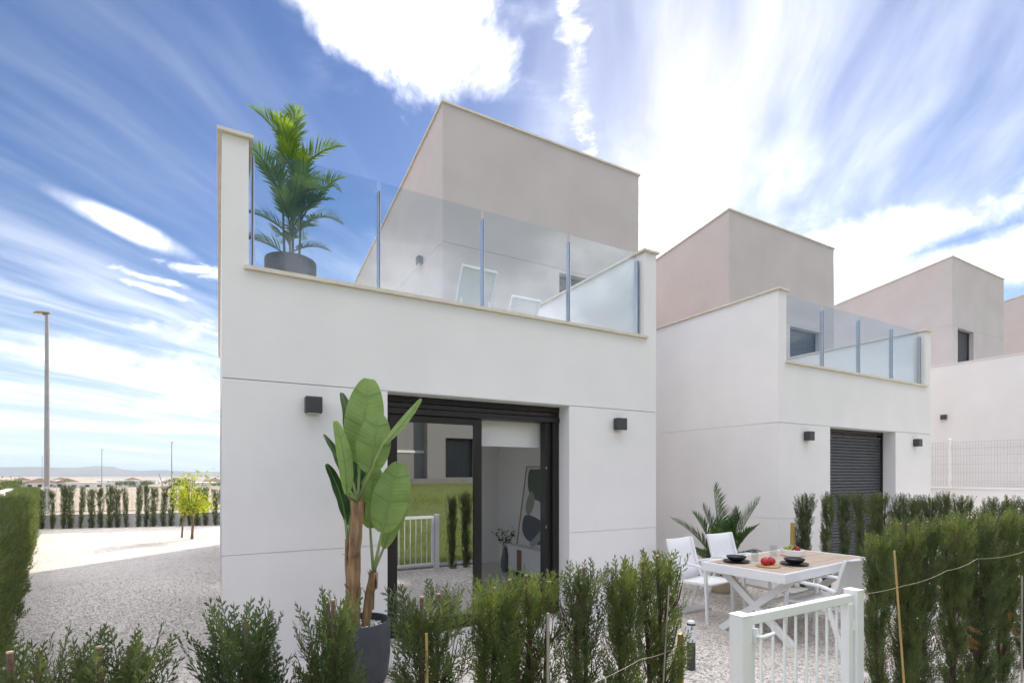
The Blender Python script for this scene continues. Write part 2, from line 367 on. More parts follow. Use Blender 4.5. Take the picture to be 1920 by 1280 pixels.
def thing(name, label, cat, loc=(0, 0, 0), rz=0, group=None):
    o = bpy.data.objects.new(name, None); COL.objects.link(o); o.location = loc; o.rotation_euler = (0, 0, rz)
    o.empty_display_size = .2
    return tag(o, label, cat, group)
def copy_tree(o, parent=None):
    c = o.copy(); COL.objects.link(c)
    if parent: c.parent = parent
    for ch in o.children: copy_tree(ch, c)
    return c
def ordinal(i): return ['first', 'second', 'third', 'fourth', 'fifth', 'sixth', 'seventh', 'eighth', 'ninth', 'tenth', 'eleventh', 'twelfth', 'thirteenth', 'fourteenth'][i]

# ------------------------------------------------------------------ ground
def sheet(name, pts, z, mat, kind='structure'):
    me = bpy.data.meshes.new(name); me.from_pydata([(x, y, z) for x, y in pts], [], [tuple(range(len(pts)))]); me.update()
    return tag(link(name, me, mat), kind=kind)
V = []; F = []; rings = [(0, -.03), (40, -.03), (95, -.05), (130, -1.6), (185, -4.0), (400, -4.3), (1500, -4.5), (7000, -4.5)]
V.append((0, 0, -.03))
for r_, z_ in rings[1:]:
    for k in range(64): a_ = 2 * math.pi * k / 64; V.append((r_ * math.cos(a_), r_ * math.sin(a_), z_))
for k in range(64): F.append((0, 1 + k, 1 + (k + 1) % 64))
for q in range(len(rings) - 2):
    for k in range(64): a_ = 1 + q * 64; F.append((a_ + k, a_ + 64 + k, a_ + 64 + (k + 1) % 64, a_ + (k + 1) % 64))
me = bpy.data.meshes.new('ground'); me.from_pydata(V, [], F); me.update(); tag(link('ground', me, 'sand'), kind='structure')
def gz(x, y):
    r_ = math.hypot(x, y)
    return float(np.interp(r_, [a_ for a_, _ in rings], [b_ for _, b_ in rings]))
HEDGE = lambda y: -1.75 - (y - 6.6) * .2167          # the left boundary, slightly askew to the houses
gb = sheet('gravel_bed', [(HEDGE(1.5) - .3, 1.5), (15.1, 1.5), (15.1, 18.6), (.02, 20.25), (HEDGE(21.6) - .3, 21.65)], 0, 'gravel')
def stones(name, areas, mat, zf=lambda x, y: 0):
    Vs, Fs = [], []; off = 0
    base = np.array([(1, 0, 0), (-1, 0, 0), (0, 1, 0), (0, -1, 0), (0, 0, 1), (0, 0, -1)], float)
    tri = np.array([(0, 2, 4), (2, 1, 4), (1, 3, 4), (3, 0, 4), (2, 0, 5), (1, 2, 5), (3, 1, 5), (0, 3, 5)])
    P = np.concatenate(areas); n = len(P)
    s = rng.uniform(.006, .0125, (n, 1, 1)) * np.array([1.0, .8, .62])
    V = base[None] * s * rng.uniform(.75, 1.25, (n, 6, 3))
    a = rng.uniform(0, 6.28, n); t = rng.uniform(-.6, .6, n)
    ca, sa, ct, st = np.cos(a), np.sin(a), np.cos(t), np.sin(t)
    x, y, z = V[..., 0], V[..., 1], V[..., 2]
    y, z = y * ct[:, None] - z * st[:, None], y * st[:, None] + z * ct[:, None]
    x, y = x * ca[:, None] - y * sa[:, None], x * sa[:, None] + y * ca[:, None]
    V = np.stack([x, y, z], -1) + np.concatenate([P, rng.uniform(.001, .006, (n, 1))], 1)[:, None]
    F = tri[None] + (np.arange(n) * 6)[:, None, None]
    o = np_mesh(name, V.reshape(-1, 3), F.reshape(-1, 3), mat)
    return o
def area(x0, x1, y0, y1, dens, test=None):
    n = int((x1 - x0) * (y1 - y0) * dens); p = rng.uniform((x0, y0), (x1, y1), (n, 2))
    if test is not None: p = p[test(p)]
    return p
ok = lambda p: (p[:, 0] > -1.75 - (p[:, 1] - 6.6) * .2167 + .02)
def fade(p, r0=5.0, r1=11.0):
    d = np.hypot(p[:, 0], p[:, 1]); return rng.uniform(0, 1, len(p)) < np.clip((r1 - d) / (r1 - r0), 0, 1)
st = stones('gravel', [area(-3.4, -.02, 2.6, 11, 1100, lambda p: ok(p) & fade(p)), area(0, 2.2, 2.5, 4.42, 1300),
                       area(2.2, 6.98, 1.55, 4.42, 1300, lambda p: fade(p, 5.5, 12)), area(4.95, 6.98, 4.42, 8.5, 1300, lambda p: fade(p, 5.5, 11))], 'gravel_stone')
tag(st, 'loose pale gravel chippings spread over the plot', 'gravel', kind='stuff')
for nm, d in (('paving_strip', (.0, 5.35, 4.42, 4.935)), ('paving_strip', (6.98, 7.495, 2.2, 12))):
    tag(MB().box(d[0], d[1], d[2], d[3], -.02, .035).build(nm, 'concrete', bevel=.006), kind='structure')

# lawn bank behind the front boundary, rising away from the houses
def lawn_z(y): return .0 if y > .6 else min(1.28, (.6 - y) * 1.28 / 15.6)
me = bpy.data.meshes.new('lawn'); ys = [1.15, .6, -2, -5, -8, -11, -15, -40]; xs = [-40 + 8 * i for i in range(14)]
me.from_pydata([(x, y, lawn_z(y) + .004 + (random.uniform(-.05, .05) if -14 < y < 0 else 0)) for y in ys for x in xs], [],
               [(j * 14 + i, j * 14 + i + 1, (j + 1) * 14 + i + 1, (j + 1) * 14 + i) for j in range(len(ys) - 1) for i in range(13)]); me.update()
tag(link('lawn', me, 'lawn'), kind='structure')
tag(MB().box(-30, 40, 1.15, 1.5, -.02, .03).build('stone_kerb', 'asphalt'), kind='structure')
n = 42000; p = np.column_stack([rng.uniform(-2, 16, n), 1.1 - 16 * rng.uniform(0, 1, n) ** 1.3])
pz = np.array([lawn_z(y) for y in p[:, 1]]); a = rng.uniform(0, 6.28, n); h = rng.uniform(.05, .11, n); w = .008
V = np.zeros((n, 3, 3)); dx, dy = np.cos(a), np.sin(a)
V[:, 0] = np.column_stack([p[:, 0] - dx * w, p[:, 1] - dy * w, pz - .03]); V[:, 1] = np.column_stack([p[:, 0] + dx * w, p[:, 1] + dy * w, pz - .03])
V[:, 2] = np.column_stack([p[:, 0] + dy * .04, p[:, 1] - dx * .04, pz + h])
tag(np_mesh('grass', V.reshape(-1, 3), np.arange(n * 3).reshape(-1, 3), 'grass'), 'short green grass growing on the bank across from the houses', 'grass', kind='stuff')

# ------------------------------------------------------------------ houses
FY = 4.94
def wing(root, w=4.9, side_len=9.5, window=False, right_len=3.52):
    T = .012; pw = lambda *d: box('wall_panel', 'white', root, *d)
    dx0, dx1, dz = 1.39, 3.53, 2.485
    # front cladding, butt jointed with open 10 mm grooves
    for z0, z1 in ((0, 1.005), (1.011, dz)):
        pw(0, dx0, 0, T, z0, z1); pw(dx1, w, 0, T, z0, z1)
    pw(0, w, 0, T, dz + .006, 3.42)
    pw(0, .2, 0, T, 3.42, 4.52); pw(w - .2, w, 0, T, 3.42, 4.52)
    c = MB().box(.012, dx0, T, .3, 0, dz + .011).box(dx1, w - .012, T, .3, 0, dz + .011).box(.012, w - .012, T, .3, dz, 3.42)
    c.build('front_wall', 'white', root)
    # sides
    for sgn, x0, x1, ln in ((0, 0, T, side_len), (1, w - T, w, right_len)):
        ci = (T, .25) if sgn == 0 else (w - .25, w - T)
        if sgn == 0 and window:  # side glazing out of view, added to let daylight into the room
            wy0, wy1 = .6, 3.5
            pw(x0, x1, T, ln, dz + .006, 4.52); gaps = ((wy0, wy1), (4.4, 8.9)); cw = MB().box(*ci, .3, ln, dz, 3.42); y_ = T
            for g0, g1 in gaps + ((ln, ln),):
                for z0, z1 in ((0, 1.005), (1.011, dz)): pw(x0, x1, y_, g0, z0, z1)
                cw.box(*ci, max(y_, .3), g0, 0, dz); y_ = g1
            cw.build('side_wall', 'white', root)
            for g0, g1 in gaps:
                ym = (g0 + g1) / 2
                wf = MB().box(.1, .16, g0, g1, 0, .08).box(.1, .16, g0, g1, 2.42, dz).box(.1, .16, g0, g0 + .06, .08, 2.42).box(.1, .16, g1 - .06, g1, .08, 2.42).box(.1, .16, ym - .04, ym + .04, .08, 2.42)
                wf = wf.build('added_window_frame', 'dark_alu', root)
                for a_, b_ in ((g0 + .06, ym - .04), (ym + .04, g1 - .06)): box('pane', 'tumbler', wf, .127, .133, a_, b_, .08, 2.42)
        else:
            for z0, z1 in ((0, 1.005), (1.011, dz), (dz + .006, 4.52)): pw(x0, x1, T, ln, z0, z1)
            MB().box(*ci, .3, ln, 0, 3.42).build('side_wall', 'white', root)
        pi = (T, .2) if sgn == 0 else (w - .2, w - T)
        MB().box(*pi, T, ln, 3.421, 4.52).build('parapet', 'white', root)
        MB().box((pi[0] if sgn else 0) - .035 + (0 if sgn else 0), (w if sgn else pi[1]) + .035, -.035, ln, 4.521, 4.552).build('parapet_coping', 'coping', root, bevel=.004)
    MB().box(.201, w - .201, T + .001, .3, 3.421, 3.45).box(.165, w - .165, -.035, -.0005, 3.417, 3.45).box(.201, w - .201, -.001, T + .001, 3.421, 3.45).build('ledge_coping', 'coping', root)
    # terrace slab
    MB().box(.25, w - .25, .3, 3.5, 2.75, 3.2).build('terrace_slab', 'inner', root)
    MB().box(.25, 3.36, 3.5, side_len, 2.75, 3.2).build('terrace_slab', 'inner', root)
    MB().box(.2, w - .2, .3, 3.5, 3.2, 3.25).box(.2, 3.36, 3.5, side_len, 3.2, 3.25).build('terrace_floor', 'terrace', root)
    # glass balustrade
    xs = (.235, 1.335, 2.455, 3.59, 4.665)
    rail = box('balustrade', 'post_alu', root, .21, w - .21, .085, .125, 3.45, 3.468)
    for i, x in enumerate(xs):
        po = MB().box(x - .013, x + .013, .078, .135, 3.45, 4.43).build('post', 'post_alu', rail, bevel=.003); MB().box(x - .006, x + .002, .0755, .079, 3.452, 4.428).build('gasket', 'lamp', po)
        if i < 4:
            MB().box(x + .02, xs[i + 1] - .02, .099, .111, 3.465, 4.53).build('pane', 'glass', rail)
def slats(root, x0, x1, z0, z1, y, pitch=.055):
    sh = MB().box(x0 + .036, x1 - .036, y - .02, y + .05, z1 - .05, z1 - .001).build('roller_shutter', 'dark_alu', root)
    for a_ in (x0, x1 - .035): MB().box(a_, a_ + .035, y - .03, y + .05, z0, z1).build('guide_rail', 'dark_alu', sh)
    prof = [(y + .012, 0), (y + .004, .006), (y - .006, .014), (y - .009, .026), (y - .006, .040), (y + .004, .047), (y + .012, .0535)]
    me0 = None; k = 0; z = z0
    while z + pitch <= z1 - .04:
        if me0 is None:
            o = MB().prism(prof, 'x', x0 + .035, x1 - .035).build('slat', 'slat', sh); me0 = o.data
        else:
            o = bpy.data.objects.new('slat', me0); COL.objects.link(o); o.parent = sh
        o.location.z = z; z += pitch; k += 1
    return sh
def block(root, bx=3.36, bw=4.52, by=3.51, win=(2.45, 3.85), depth=8.6, low=(4.65, 2.75), ztop=8.13):
    gz = 5.73; zr = lambda y: ztop - .15 * (y - by)
    x1 = bx + bw; yb = by + depth
    w0, w1 = bx + win[0], bx + win[1]
    m = MB().box(bx, w0, by, by + .3, low[1], gz - .003).box(w1, x1, by, by + .3, low[1], gz - .003)
    m.box(w0, w1, by, by + .3, 5.66, gz - .003).box(w0, w1, by, by + .3, low[1], 3.25)
    m.build('upper_front_wall', 'taupe', root)
    MB().box(bx, x1, by + .3, yb, low[1], gz - .003).box(low[0] + .001, x1 - .001, by + .02, yb, 0, low[1] - .001).build('upper_wall', 'taupe', root)
    MB().prism([(by + .01, gz - .01), (yb - .01, gz - .01), (yb - .01, zr(yb) - .1), (by + .01, zr(by) - .1)], 'x', bx + .01, x1 - .01).build('wall_core', 'taupe', root)
    MB().prism([(by, gz + .003), (yb, gz + .003), (yb, zr(yb)), (by, zr(by))], 'x', bx, x1).build('gable_wall', 'taupe', root)
    MB().prism([(by - .03, zr(by) + .006), (yb, zr(yb) + .002), (yb, zr(yb) + .035), (by - .03, zr(by) + .04)], 'x', bx - .03, x1 + .03).build('roof_coping', 'coping', root)
    slats(root, w0 + .001, w1 - .001, 3.25, 5.66, by + .17)
h1 = thing('white_house', 'white two storey house with open sliding door and banana plant beside it', 'house', (.02, FY, 0))
wing(h1, window=True); block(h1)
h2 = thing('white_house', 'white two storey house with dark roller shutter closed over its door', 'house', (7.47, FY, 0))
wing(h2); block(h2); slats(h2, 1.391, 3.529, 0.03, 2.484, .24)
h3 = thing('white_house', 'raised house with plain white side wall behind wire mesh fence', 'house', (19.4, FY, 1.33))
for z0, z1 in ((-1.33, 1.11), (1.122, 3.71)):
    MB().box(0, 4.9, 0, 3.55 if z0 > 1.2 else 9.5, z0, z1).build('wall_panel', 'white', h3)
MB().box(.02, 4.88, .02, 9.4, 1.0, 3.69).build('wall_core', 'white', h3)
MB().box(-.02, 4.92, -.02, 9.5, 3.711, 3.735).build('parapet_coping', 'white', h3)
block(h3, bx=3.4, bw=4.5, win=(.42, 1.74), low=(4.9, 2.75))
h4 = thing('white_house', 'farthest raised house, only the taupe upper wall edge showing', 'house', (26.85, FY, 1.33))
MB().box(0, 4.9, 0, 9.5, -1.33, 3.2).build('wall_panel', 'white', h4)
block(h4, bx=3.4, bw=4.5, win=(.42, 1.74), low=(4.9, 2.75))

# sliding door of the open house (local to h1)
def sliding_door():
    y = .24
    d = MB().box(1.391, 1.47, y - .02, y + .12, .03, 2.30).box(1.47, 3.53 - .1, y - .02, y + .12, .03, .06)
    d.box(3.44, 3.529, y - .03, y + .12, .03, 2.30)
    d = d.build('sliding_door', 'dark_alu', h1, bevel=.003)
    sb = MB().box(1.391, 3.529, y - .04, y + .12, 2.42, 2.484).box(1.391, 3.529, y - .03, y + .12, 2.365, 2.415).box(1.391, 3.529, y - .045, y + .12, 2.30, 2.36)
    sb.build('shutter_box', 'dark_alu', d, bevel=.004)
    for i, x in enumerate((3.345, 3.378, 3.411)):
        MB().box(x, x + .027, y - .012 + .012 * i, y + .1, .06, 2.30).build('track_profile', 'dark_alu', d, bevel=.003)
    lf = MB().box(1.475, 1.56, y, y + .045, .062, 2.298).box(2.42, 2.515, y, y + .045, .062, 2.298).box(1.56, 2.42, y, y + .045, .062, .165).box(1.56, 2.42, y, y + .045, 2.225, 2.298)
    lf.build('door_leaf', 'dark_alu', d, bevel=.003)
    lf = MB().box(1.50, 1.56, y + .055, y + .1, .062, 2.298).box(2.45, 2.535, y + .055, y + .1, .062, 2.298).box(1.56, 2.45, y + .055, y + .1, .062, .165).box(1.56, 2.45, y + .055, y + .1, 2.225, 2.298)
    lf.build('door_leaf', 'dark_alu', d, bevel=.003)
    box('pane', 'door_glass', d, 1.56, 2.42, y + .018, y + .026, .165, 2.225)
    for z in (1.05, 1.75): box('latch', 'post_alu', d, 3.352, 3.362, y - .016, y - .011, z, z + .03)
    bl = MB().box(2.50, 3.40, .40, .404, 2.03, 2.46).box(2.50, 3.40, .392, .412, 2.01, 2.035).build('roller_blind', 'blind', h1)
    box('threshold', 'concrete', h1, 1.391, 3.529, -.0, .24, .0, .034)
    # the room behind
    MB().box(.25, 4.65, .3, 3.86, -.02, .03).build('room_floor', 'floor_in', h1)
    MB().box(4.63, 4.648, .31, 3.51, .031, 2.749).build('room_wall', 'inner', h1)
    MB().box(3.54, 4.629, .301, .312, .031, 2.749).box(.27, 1.38, .301, .312, .031, 2.749).box(1.39, 3.53, .301, .312, 2.49, 2.749).build('room_wall', 'inner', h1)
    MB().box(2.9, 4.65, 3.86, 4.0, .03, 2.75).box(.25, .4, 3.86, 4.0, .03, 2.75).box(.4, 2.9, 3.86, 4.0, 2.3, 2.75).build('room_wall', 'inner', h1)  # wide opening in the back wall, added to pass daylight on
    MB().box(.25, 4.65, 3.861, 9.3, -.02, .028).build('room_floor', 'floor_in', h1)
    MB().box(4.64, 4.66, 4.0, 9.3, .03, 2.75).build('room_wall', 'inner', h1); MB().box(3.36, 4.65, 4.0, 9.3, 2.74, 2.76).build('room_ceiling', 'inner', h1)
    e = MB().box(.25, .32, 9.24, 9.3, .03, 2.75).box(4.58, 4.65, 9.24, 9.3, .03, 2.75).box(.32, 4.58, 9.24, 9.3, .03, .1).box(.32, 4.58, 9.24, 9.3, 2.68, 2.75).box(2.4, 2.48, 9.24, 9.3, .1, 2.68).build('added_rear_window_frame', 'dark_alu', h1)  # unseen rear glazing, added to brighten the rooms
    for a_, b_ in ((.32, 2.4), (2.48, 4.58)): box('pane', 'tumbler', e, a_, b_, 9.266, 9.274, .1, 2.68)
    MB().box(4.64, 4.66, 3.52, 3.86, .03, 2.75).build('room_wall', 'inner', h1)
sliding_door()

# wall lamps
def wall_lamp(label, x, y, z, side=0):
    t = thing('wall_lamp', label, 'lamp', (x, y, z), R(-90) if side else 0, 'wall lamps of the houses')
    MB().box(-.07, .07, -.105, -.012, -.072, .072).build('housing', 'lamp', t, bevel=.006)
    MB().box(-.055, .055, -.014, .002, -.06, .06).build('back_plate', 'lamp', t)
    MB().box(-.05, .05, -.09, -.03, -.0745, -.0715).build('diffuser', 'lens', t)
    return t
for hx, a in ((.02, 'open sliding door'), (7.47, 'closed roller shutter')):
    s1 = 'next to the tall banana plant' if hx < 1 else 'above the patio palm'
    wall_lamp('square anthracite wall lamp ' + ('above the banana plant pot' if hx < 1 else 'on the wall between corner edge and closed roller shutter'), hx + .71, FY, 2.30)
    wall_lamp('square anthracite wall lamp ' + ('between open sliding door and the patio corner' if hx < 1 else 'between closed roller shutter and the mesh fence'), hx + 4.25, FY, 2.30)
wall_lamp('anthracite lamp on the taupe upper wall behind the glass balustrade', .02 + 3.36, 9.5, 5.76, 1)
wall_lamp('anthracite lamp on the plain white side wall above the mesh fence', 19.4, 7.39, 3.45, 1)

# ------------------------------------------------------------------ room contents
sb = thing('sideboard', 'low white sideboard with a walnut niche inside the open room', 'sideboard', (4.42, 6.9, .03))
MB().box(-.20, .22, -.85, .72, .08, .47).build('cabinet', 'bowl', sb, bevel=.004)
MB().box(-.215, .225, -.86, .735, .47, .495).build('top', 'bowl', sb, bevel=.004)
MB().box(-.206, -.16, .28, .42, .10, .44).build('niche', 'walnut', sb)
MB().box(-.15, .18, -.8, .68, .0, .08).build('plinth', 'dark_alu', sb)
pt = thing('painting', 'abstract painting of sage and slate shapes leaning on the sideboard', 'painting', (4.36, 6.95, .525))
pt.rotation_euler = (0, R(8.5), 0)
MB().box(0, .03, -.50, .60, 0, 1.30).build('canvas', 'canvas', pt)
f = MB().box(-.012, .035, -.52, -.50, -.015, 1.315).box(-.012, .035, .60, .62, -.015, 1.315).box(-.012, .035, -.5, .6, -.015, 0).box(-.012, .035, -.5, .6, 1.30, 1.315)
f.build('frame', 'oak', pt)
def blob(mat, pts, k):
    n = len(pts); out = []
    for i in range(n):       # closed Catmull-Rom
        p0, p1, p2, p3 = (Vector(pts[(i + j) % n]) for j in (-1, 0, 1, 2))
        for s in range(6):
            t = s / 6; out.append(.5 * ((2 * p1) + (p2 - p0) * t + (2 * p0 - 5 * p1 + 4 * p2 - p3) * t * t + (3 * p1 - p0 - 3 * p2 + p3) * t ** 3))
    MB().prism([tuple(v) for v in out], 'x', -.002 - k * .001, .004).build('painted_shape', mat, pt)
blob('sage', [(.52, 1.24), (.30, 1.26), (-.30, 1.27), (-.46, 1.15), (-.44, .75), (-.22, .62), (.10, .74), (.34, .80), (.50, .98)], 0)
blob('olive', [(.36, .90), (.46, .78), (.48, .60), (.38, .50), (.27, .58), (.24, .78)], 1.5)
blob('slate', [(.50, .46), (.30, .50), (-.10, .42), (-.42, .30), (-.44, .12), (-.10, .06), (.30, .10), (.50, .24)], 0)
blob('stone_p', [(.22, .05), (.02, .22), (-.22, .46), (-.46, .60), (-.46, .44), (-.30, .34), (-.10, .16), (.08, .02)], 2)
vs_ = thing('branch_vase', 'grey green vase of leafy branches at the sideboard end', 'vase', (4.27, 7.82, .03))
MB().lathe([(.05, 0), (.075, .08), (.075, .2), (.05, .32), (.04, .40)], n=20).build('vase', 'vase', vs_, smooth=True)
def leaf_cloud(name, pts, size, mat, parent, aspect=.45):
    n = len(pts); V = np.zeros((n, 4, 3)); 
    d = rng.normal(size=(n, 3)); d[:, 2] = np.abs(d[:, 2]) * .6; d /= np.linalg.norm(d, axis=1)[:, None]
    u = np.cross(d, rng.normal(size=(n, 3))); u /= np.linalg.norm(u, axis=1)[:, None]
    s = rng.uniform(.7, 1.3, (n, 1)) * size; P = np.asarray(pts)
    V[:, 0] = P; V[:, 1] = P + d * s * .5 + u * s * aspect * .5; V[:, 2] = P + d * s; V[:, 3] = P + d * s * .5 - u * s * aspect * .5
    return np_mesh(name, V.reshape(-1, 3), np.arange(n * 4).reshape(-1, 4), mat, parent)
m = MB(); pts = []
for k in range(9):
    a = k * .7; tip = Vector((.16 * math.cos(a), .20 * math.sin(a), .62 + .05 * (k % 3)))
    m.tube([(0, 0, .36), tip * .6 + Vector((0, 0, .15)), tip], [.004, .003, .002], 5)
    for j in range(14): pts.append(Vector((0, 0, .4)).lerp(tip, .35 + .65 * j / 13) + Vector(rng.uniform(-.03, .03, 3)))
m.build('twigs', 'bark', vs_); leaf_cloud('leaves', pts, .05, 'far_tree', vs_)
for k, (x, y, s) in enumerate(((3.12, 7.75, 1.0), (3.36, 7.7, .8))):
    t = thing('white_pot', ('larger' if k == 0 else 'smaller') + ' small white pot on the floor behind the door glass', 'pot', (x, y, .03))
    MB().lathe([(.07 * s, 0), (.085 * s, .15 * s), (.08 * s, .155 * s), (.07 * s, .05 * s)], n=20).build('pot_body', 'bowl', t, smooth=True)
t = thing('surfboard_ornament', 'small white surfboard ornament with teal mark behind the door glass', 'ornament', (2.02 + .9, 8.0, 1.42))
op = [(.07 * math.sin(math.pi * i / 12) ** .75 * (1 if i <= 12 else -1) if 0 < i < 12 else 0, .52 * i / 12) for i in range(13)]
op = op + [(-x, z) for x, z in op[1:-1][::-1]]
MB().prism(op, 'y', -.01, .01).build('board', 'bowl', t)
MB().prism([(-.045, .2), (.05, .23), (.05, .27), (-.03, .25)], 'y', -.0125, -.0095).build('stripe', 'teal', t)
MB().tube([(0, 0, .5), (0, 0, 1.31)], .003, 5).build('cord', 'dark_alu', t)

# ------------------------------------------------------------------ terrace furniture
def lounger(label, x, y, top):
    t = thing('sun_lounger', label, 'sun lounger', (x, y, 3.25), 0, 'loungers on the glass railed terrace')
    w = .50; hz = .36; bl = .78; bx = math.cos(R(top)) * bl; bz = math.sin(R(top)) * bl
    hy = bx                       # hinge; head end towards the balustrade (y = 0)
    for s in (0, w):
        f = MB().bar((s, hy - .35, hz), (s, hy + 1.25, hz), .035, .05); f.build('side_rail', 'white_metal', t, bevel=.005)
        for yy in (hy - .25, hy + 1.15): MB().bar((s, yy, 0), (s, yy, hz), .035, .035).build('leg', 'white_metal', t)
    MB().box(.02, w - .02, hy, hy + 1.24, hz - .004, hz + .014).build('seat_sling', 'sling', t)
    b = MB().bar((.012, hy, hz + .01), (.012, 0, hz + bz), .03, .035).bar((w - .012, hy, hz + .01), (w - .012, 0, hz + bz), .03, .035).bar((0, 0, hz + bz), (w, 0, hz + bz), .03, .035)
    b.build('backrest_frame', 'white_metal', t, bevel=.005)
    MB().add([(.03, hy, hz + .01), (w - .03, hy, hz + .01), (w - .03, .01, hz + bz), (.03, .01, hz + bz), (.03, hy + .012, hz + .02), (w - .03, hy + .012, hz + .02), (w - .03, .022, hz + bz + .01), (.03, .022, hz + bz + .01)],
             [(0, 1, 2, 3), (7, 6, 5, 4), (0, 4, 5, 1), (1, 5, 6, 2), (2, 6, 7, 3), (3, 7, 4, 0)]).build('back_sling', 'sling', t)
    MB().bar((w / 2 - .2, hy * .45, hz + bz * .5), (w / 2 - .2, hy * .1, hz - .02), .02, .02).bar((w / 2 + .2, hy * .45, hz + bz * .5), (w / 2 + .2, hy * .1, hz - .02), .02, .02).build('prop', 'white_metal', t)
    return t
lounger('white sun lounger with raised back in front of the taupe upper wall', 2.66, 6.0, 64)
lounger('white sun lounger next to the terrace side parapet', 3.72, 6.6, 60)
t = thing('cushion', 'small patterned cushion on a low stool by the sun loungers', 'cushion', (2.30, 6.5, 3.70))
me = MB(); 
for i in range(9):
    for j in range(9):
        u, v = i / 8 * 2 - 1, j / 8 * 2 - 1; e = (1 - u ** 4) * (1 - v ** 4)
        me.v.append((u * .19, .10 - .07 * e, .17 + v * .17)); 
for i in range(9):
    for j in range(9):
        u, v = i / 8 * 2 - 1, j / 8 * 2 - 1; e = (1 - u ** 4) * (1 - v ** 4)
        me.v.append((u * .19, .10 + .07 * e, .17 + v * .17))
for q in (0, 81):
    for i in range(8):
        for j in range(8):
            f = (q + i * 9 + j, q + i * 9 + j + 1, q + i * 9 + j + 10, q + i * 9 + j + 9); me.f.append(f if q else f[::-1])
me.build('cover', 'cushion', t, smooth='all')
t = thing('stool', 'low white stool under the patterned cushion on the terrace', 'stool', (2.30, 6.6, 3.25))
MB().box(-.22, .22, -.2, .2, .42, .455).build('seat', 'white_metal', t, bevel=.01)
for sx in (-.19, .19):
    for sy in (-.17, .17): MB().tube([(sx, sy, 0), (sx, sy, .42)], .014).build('leg', 'white_metal', t)

# ------------------------------------------------------------------ palms
def frond(mb, base, az, el, length, nleaf=26, lw=.022, ll=.30, droop=.9, vshape=.5, stem=None):
    """A feather frond: rachis curving over, leaflets each bent in two segments."""
    d = Vector((math.cos(az) * math.cos(el), math.sin(az) * math.cos(el), math.sin(el)))
    pts = [Vector(base)]; n = 14; cur = d.copy()
    for i in range(n):
        pts.append(pts[-1] + cur * (length / n)); cur = (cur + Vector((0, 0, -droop / n * (.4 + 1.3 * i / n)))).normalized()
    stem.tube(pts, [.007 * (1 - .8 * i / n) + .0012 for i in range(n + 1)], 5)
    for k in range(nleaf):
        t = .20 + .80 * k / (nleaf - 1); f = t * n; i = min(int(f), n - 1); p = pts[i].lerp(pts[i + 1], f - i)
        tan = (pts[i + 1] - pts[i]).normalized(); side = tan.cross(Vector((0, 0, 1)))
        side = side.normalized() if side.length > .05 else Vector((-math.sin(az), math.cos(az), 0)); up = side.cross(tan).normalized()
        l = length * ll * (math.sin(math.pi * min(1, .22 + .72 * t)) ** .7 + .12) * random.uniform(.88, 1.1)
        for s in (-1, 1):
            dr = (side * s * (1.0 - .55 * t) + tan * (.55 + .75 * t) + up * vshape + Vector((random.uniform(-.1, .1), random.uniform(-.1, .1), random.uniform(-.08, .08)))).normalized()
            q1 = p + dr * l * .5; q2 = q1 + (dr + Vector((0, 0, -.35))).normalized() * l * .5
            wv = tan * lw * .5 + up * lw * .12
            mb.add([p - wv * .5, p + wv * .5, q1 + wv, q1 - wv, q2], [(0, 1, 2, 3), (3, 2, 4)])
def palm(name, label, loc, stems, fronds, potf, mat, group=None):
    t = thing(name, label, 'palm', loc, 0, group)
    s = MB()
    for p in stems: s.tube(p, [.014 - .006 * i / (len(p) - 1) for i in range(len(p))], 7)
    for i, fr in enumerate(fronds):
        m = MB(); st = MB(); frond(m, *fr[0], stem=st, **fr[1])
        o = m.build('frond', mat if i % 3 else ('palm' if mat == 'palm' else 'palm_d'), t); st.build('rachis', 'stem', o)
    s.build('stem', 'stem', t, smooth='all'); potf(t)
    return t
def round_pot(t, r, h, mat='pot', fill='pebble'):
    MB().lathe([(r * .80, 0), (r * .90, h * .1), (r * .99, h * .45), (r, h * .97), (r * .985, h), (r * .92, h), (r * .91, h * .86), (0.001, h * .86)], n=48).build('pot', mat, t, smooth=True)
    if fill:
        m = MB()
        for k in range(420):
            a = random.uniform(0, 6.28); q = r * .88 * math.sqrt(random.random()); s = random.uniform(.009, .016)
            c = Vector((q * math.cos(a), q * math.sin(a), h * .87 + random.uniform(0, .012)))
            b = [Vector(v) * s * random.uniform(.7, 1.2) for v in ((1, 0, 0), (-1, 0, 0), (0, 1, 0), (0, -1, 0), (0, 0, .8), (0, 0, -.8))]
            m.add([c + v for v in b], [(0, 2, 4), (2, 1, 4), (1, 3, 4), (3, 0, 4), (2, 0, 5), (1, 2, 5), (3, 1, 5), (0, 3, 5)])
        tag(m.build('pebbles', fill, t), kind='stuff')
random.seed(21)
stems = []; fr = []
for k, (dx, dy, hh) in enumerate(((-.05, .0, 1.38), (.02, .04, 1.66), (.06, -.03, 1.15), (-.01, -.05, .86))):
    stems.append([(dx, dy, .3), (dx * 1.3, dy * 1.3, hh * .6), (dx * 1.6, dy * 1.2, hh)])
    for j in range(6):
        az = k * 1.3 + j * 1.047 + random.uniform(-.3, .3); z = hh - .40 * (j / 6) + random.uniform(-.04, .04)
        fr.append((((dx * 1.5, dy * 1.3, z), az, R(76 - 9 * j + random.uniform(-6, 6)), random.uniform(.44, .56)), dict(nleaf=26, lw=.024, ll=.36, droop=.95)))
for j in range(5): fr.append((((.0, .0, .60 + .08 * j), j * 1.3 + .4, R(38), .44), dict(nleaf=22, lw=.022, ll=.36, droop=.9)))
palm('areca_palm', 'areca palm in round slate pot behind the glass balustrade', (.61, 5.48, 3.25), stems, fr, lambda t: round_pot(t, .235, .51, 'pot_dark', None), 'palm')
random.seed(5)
fr = []
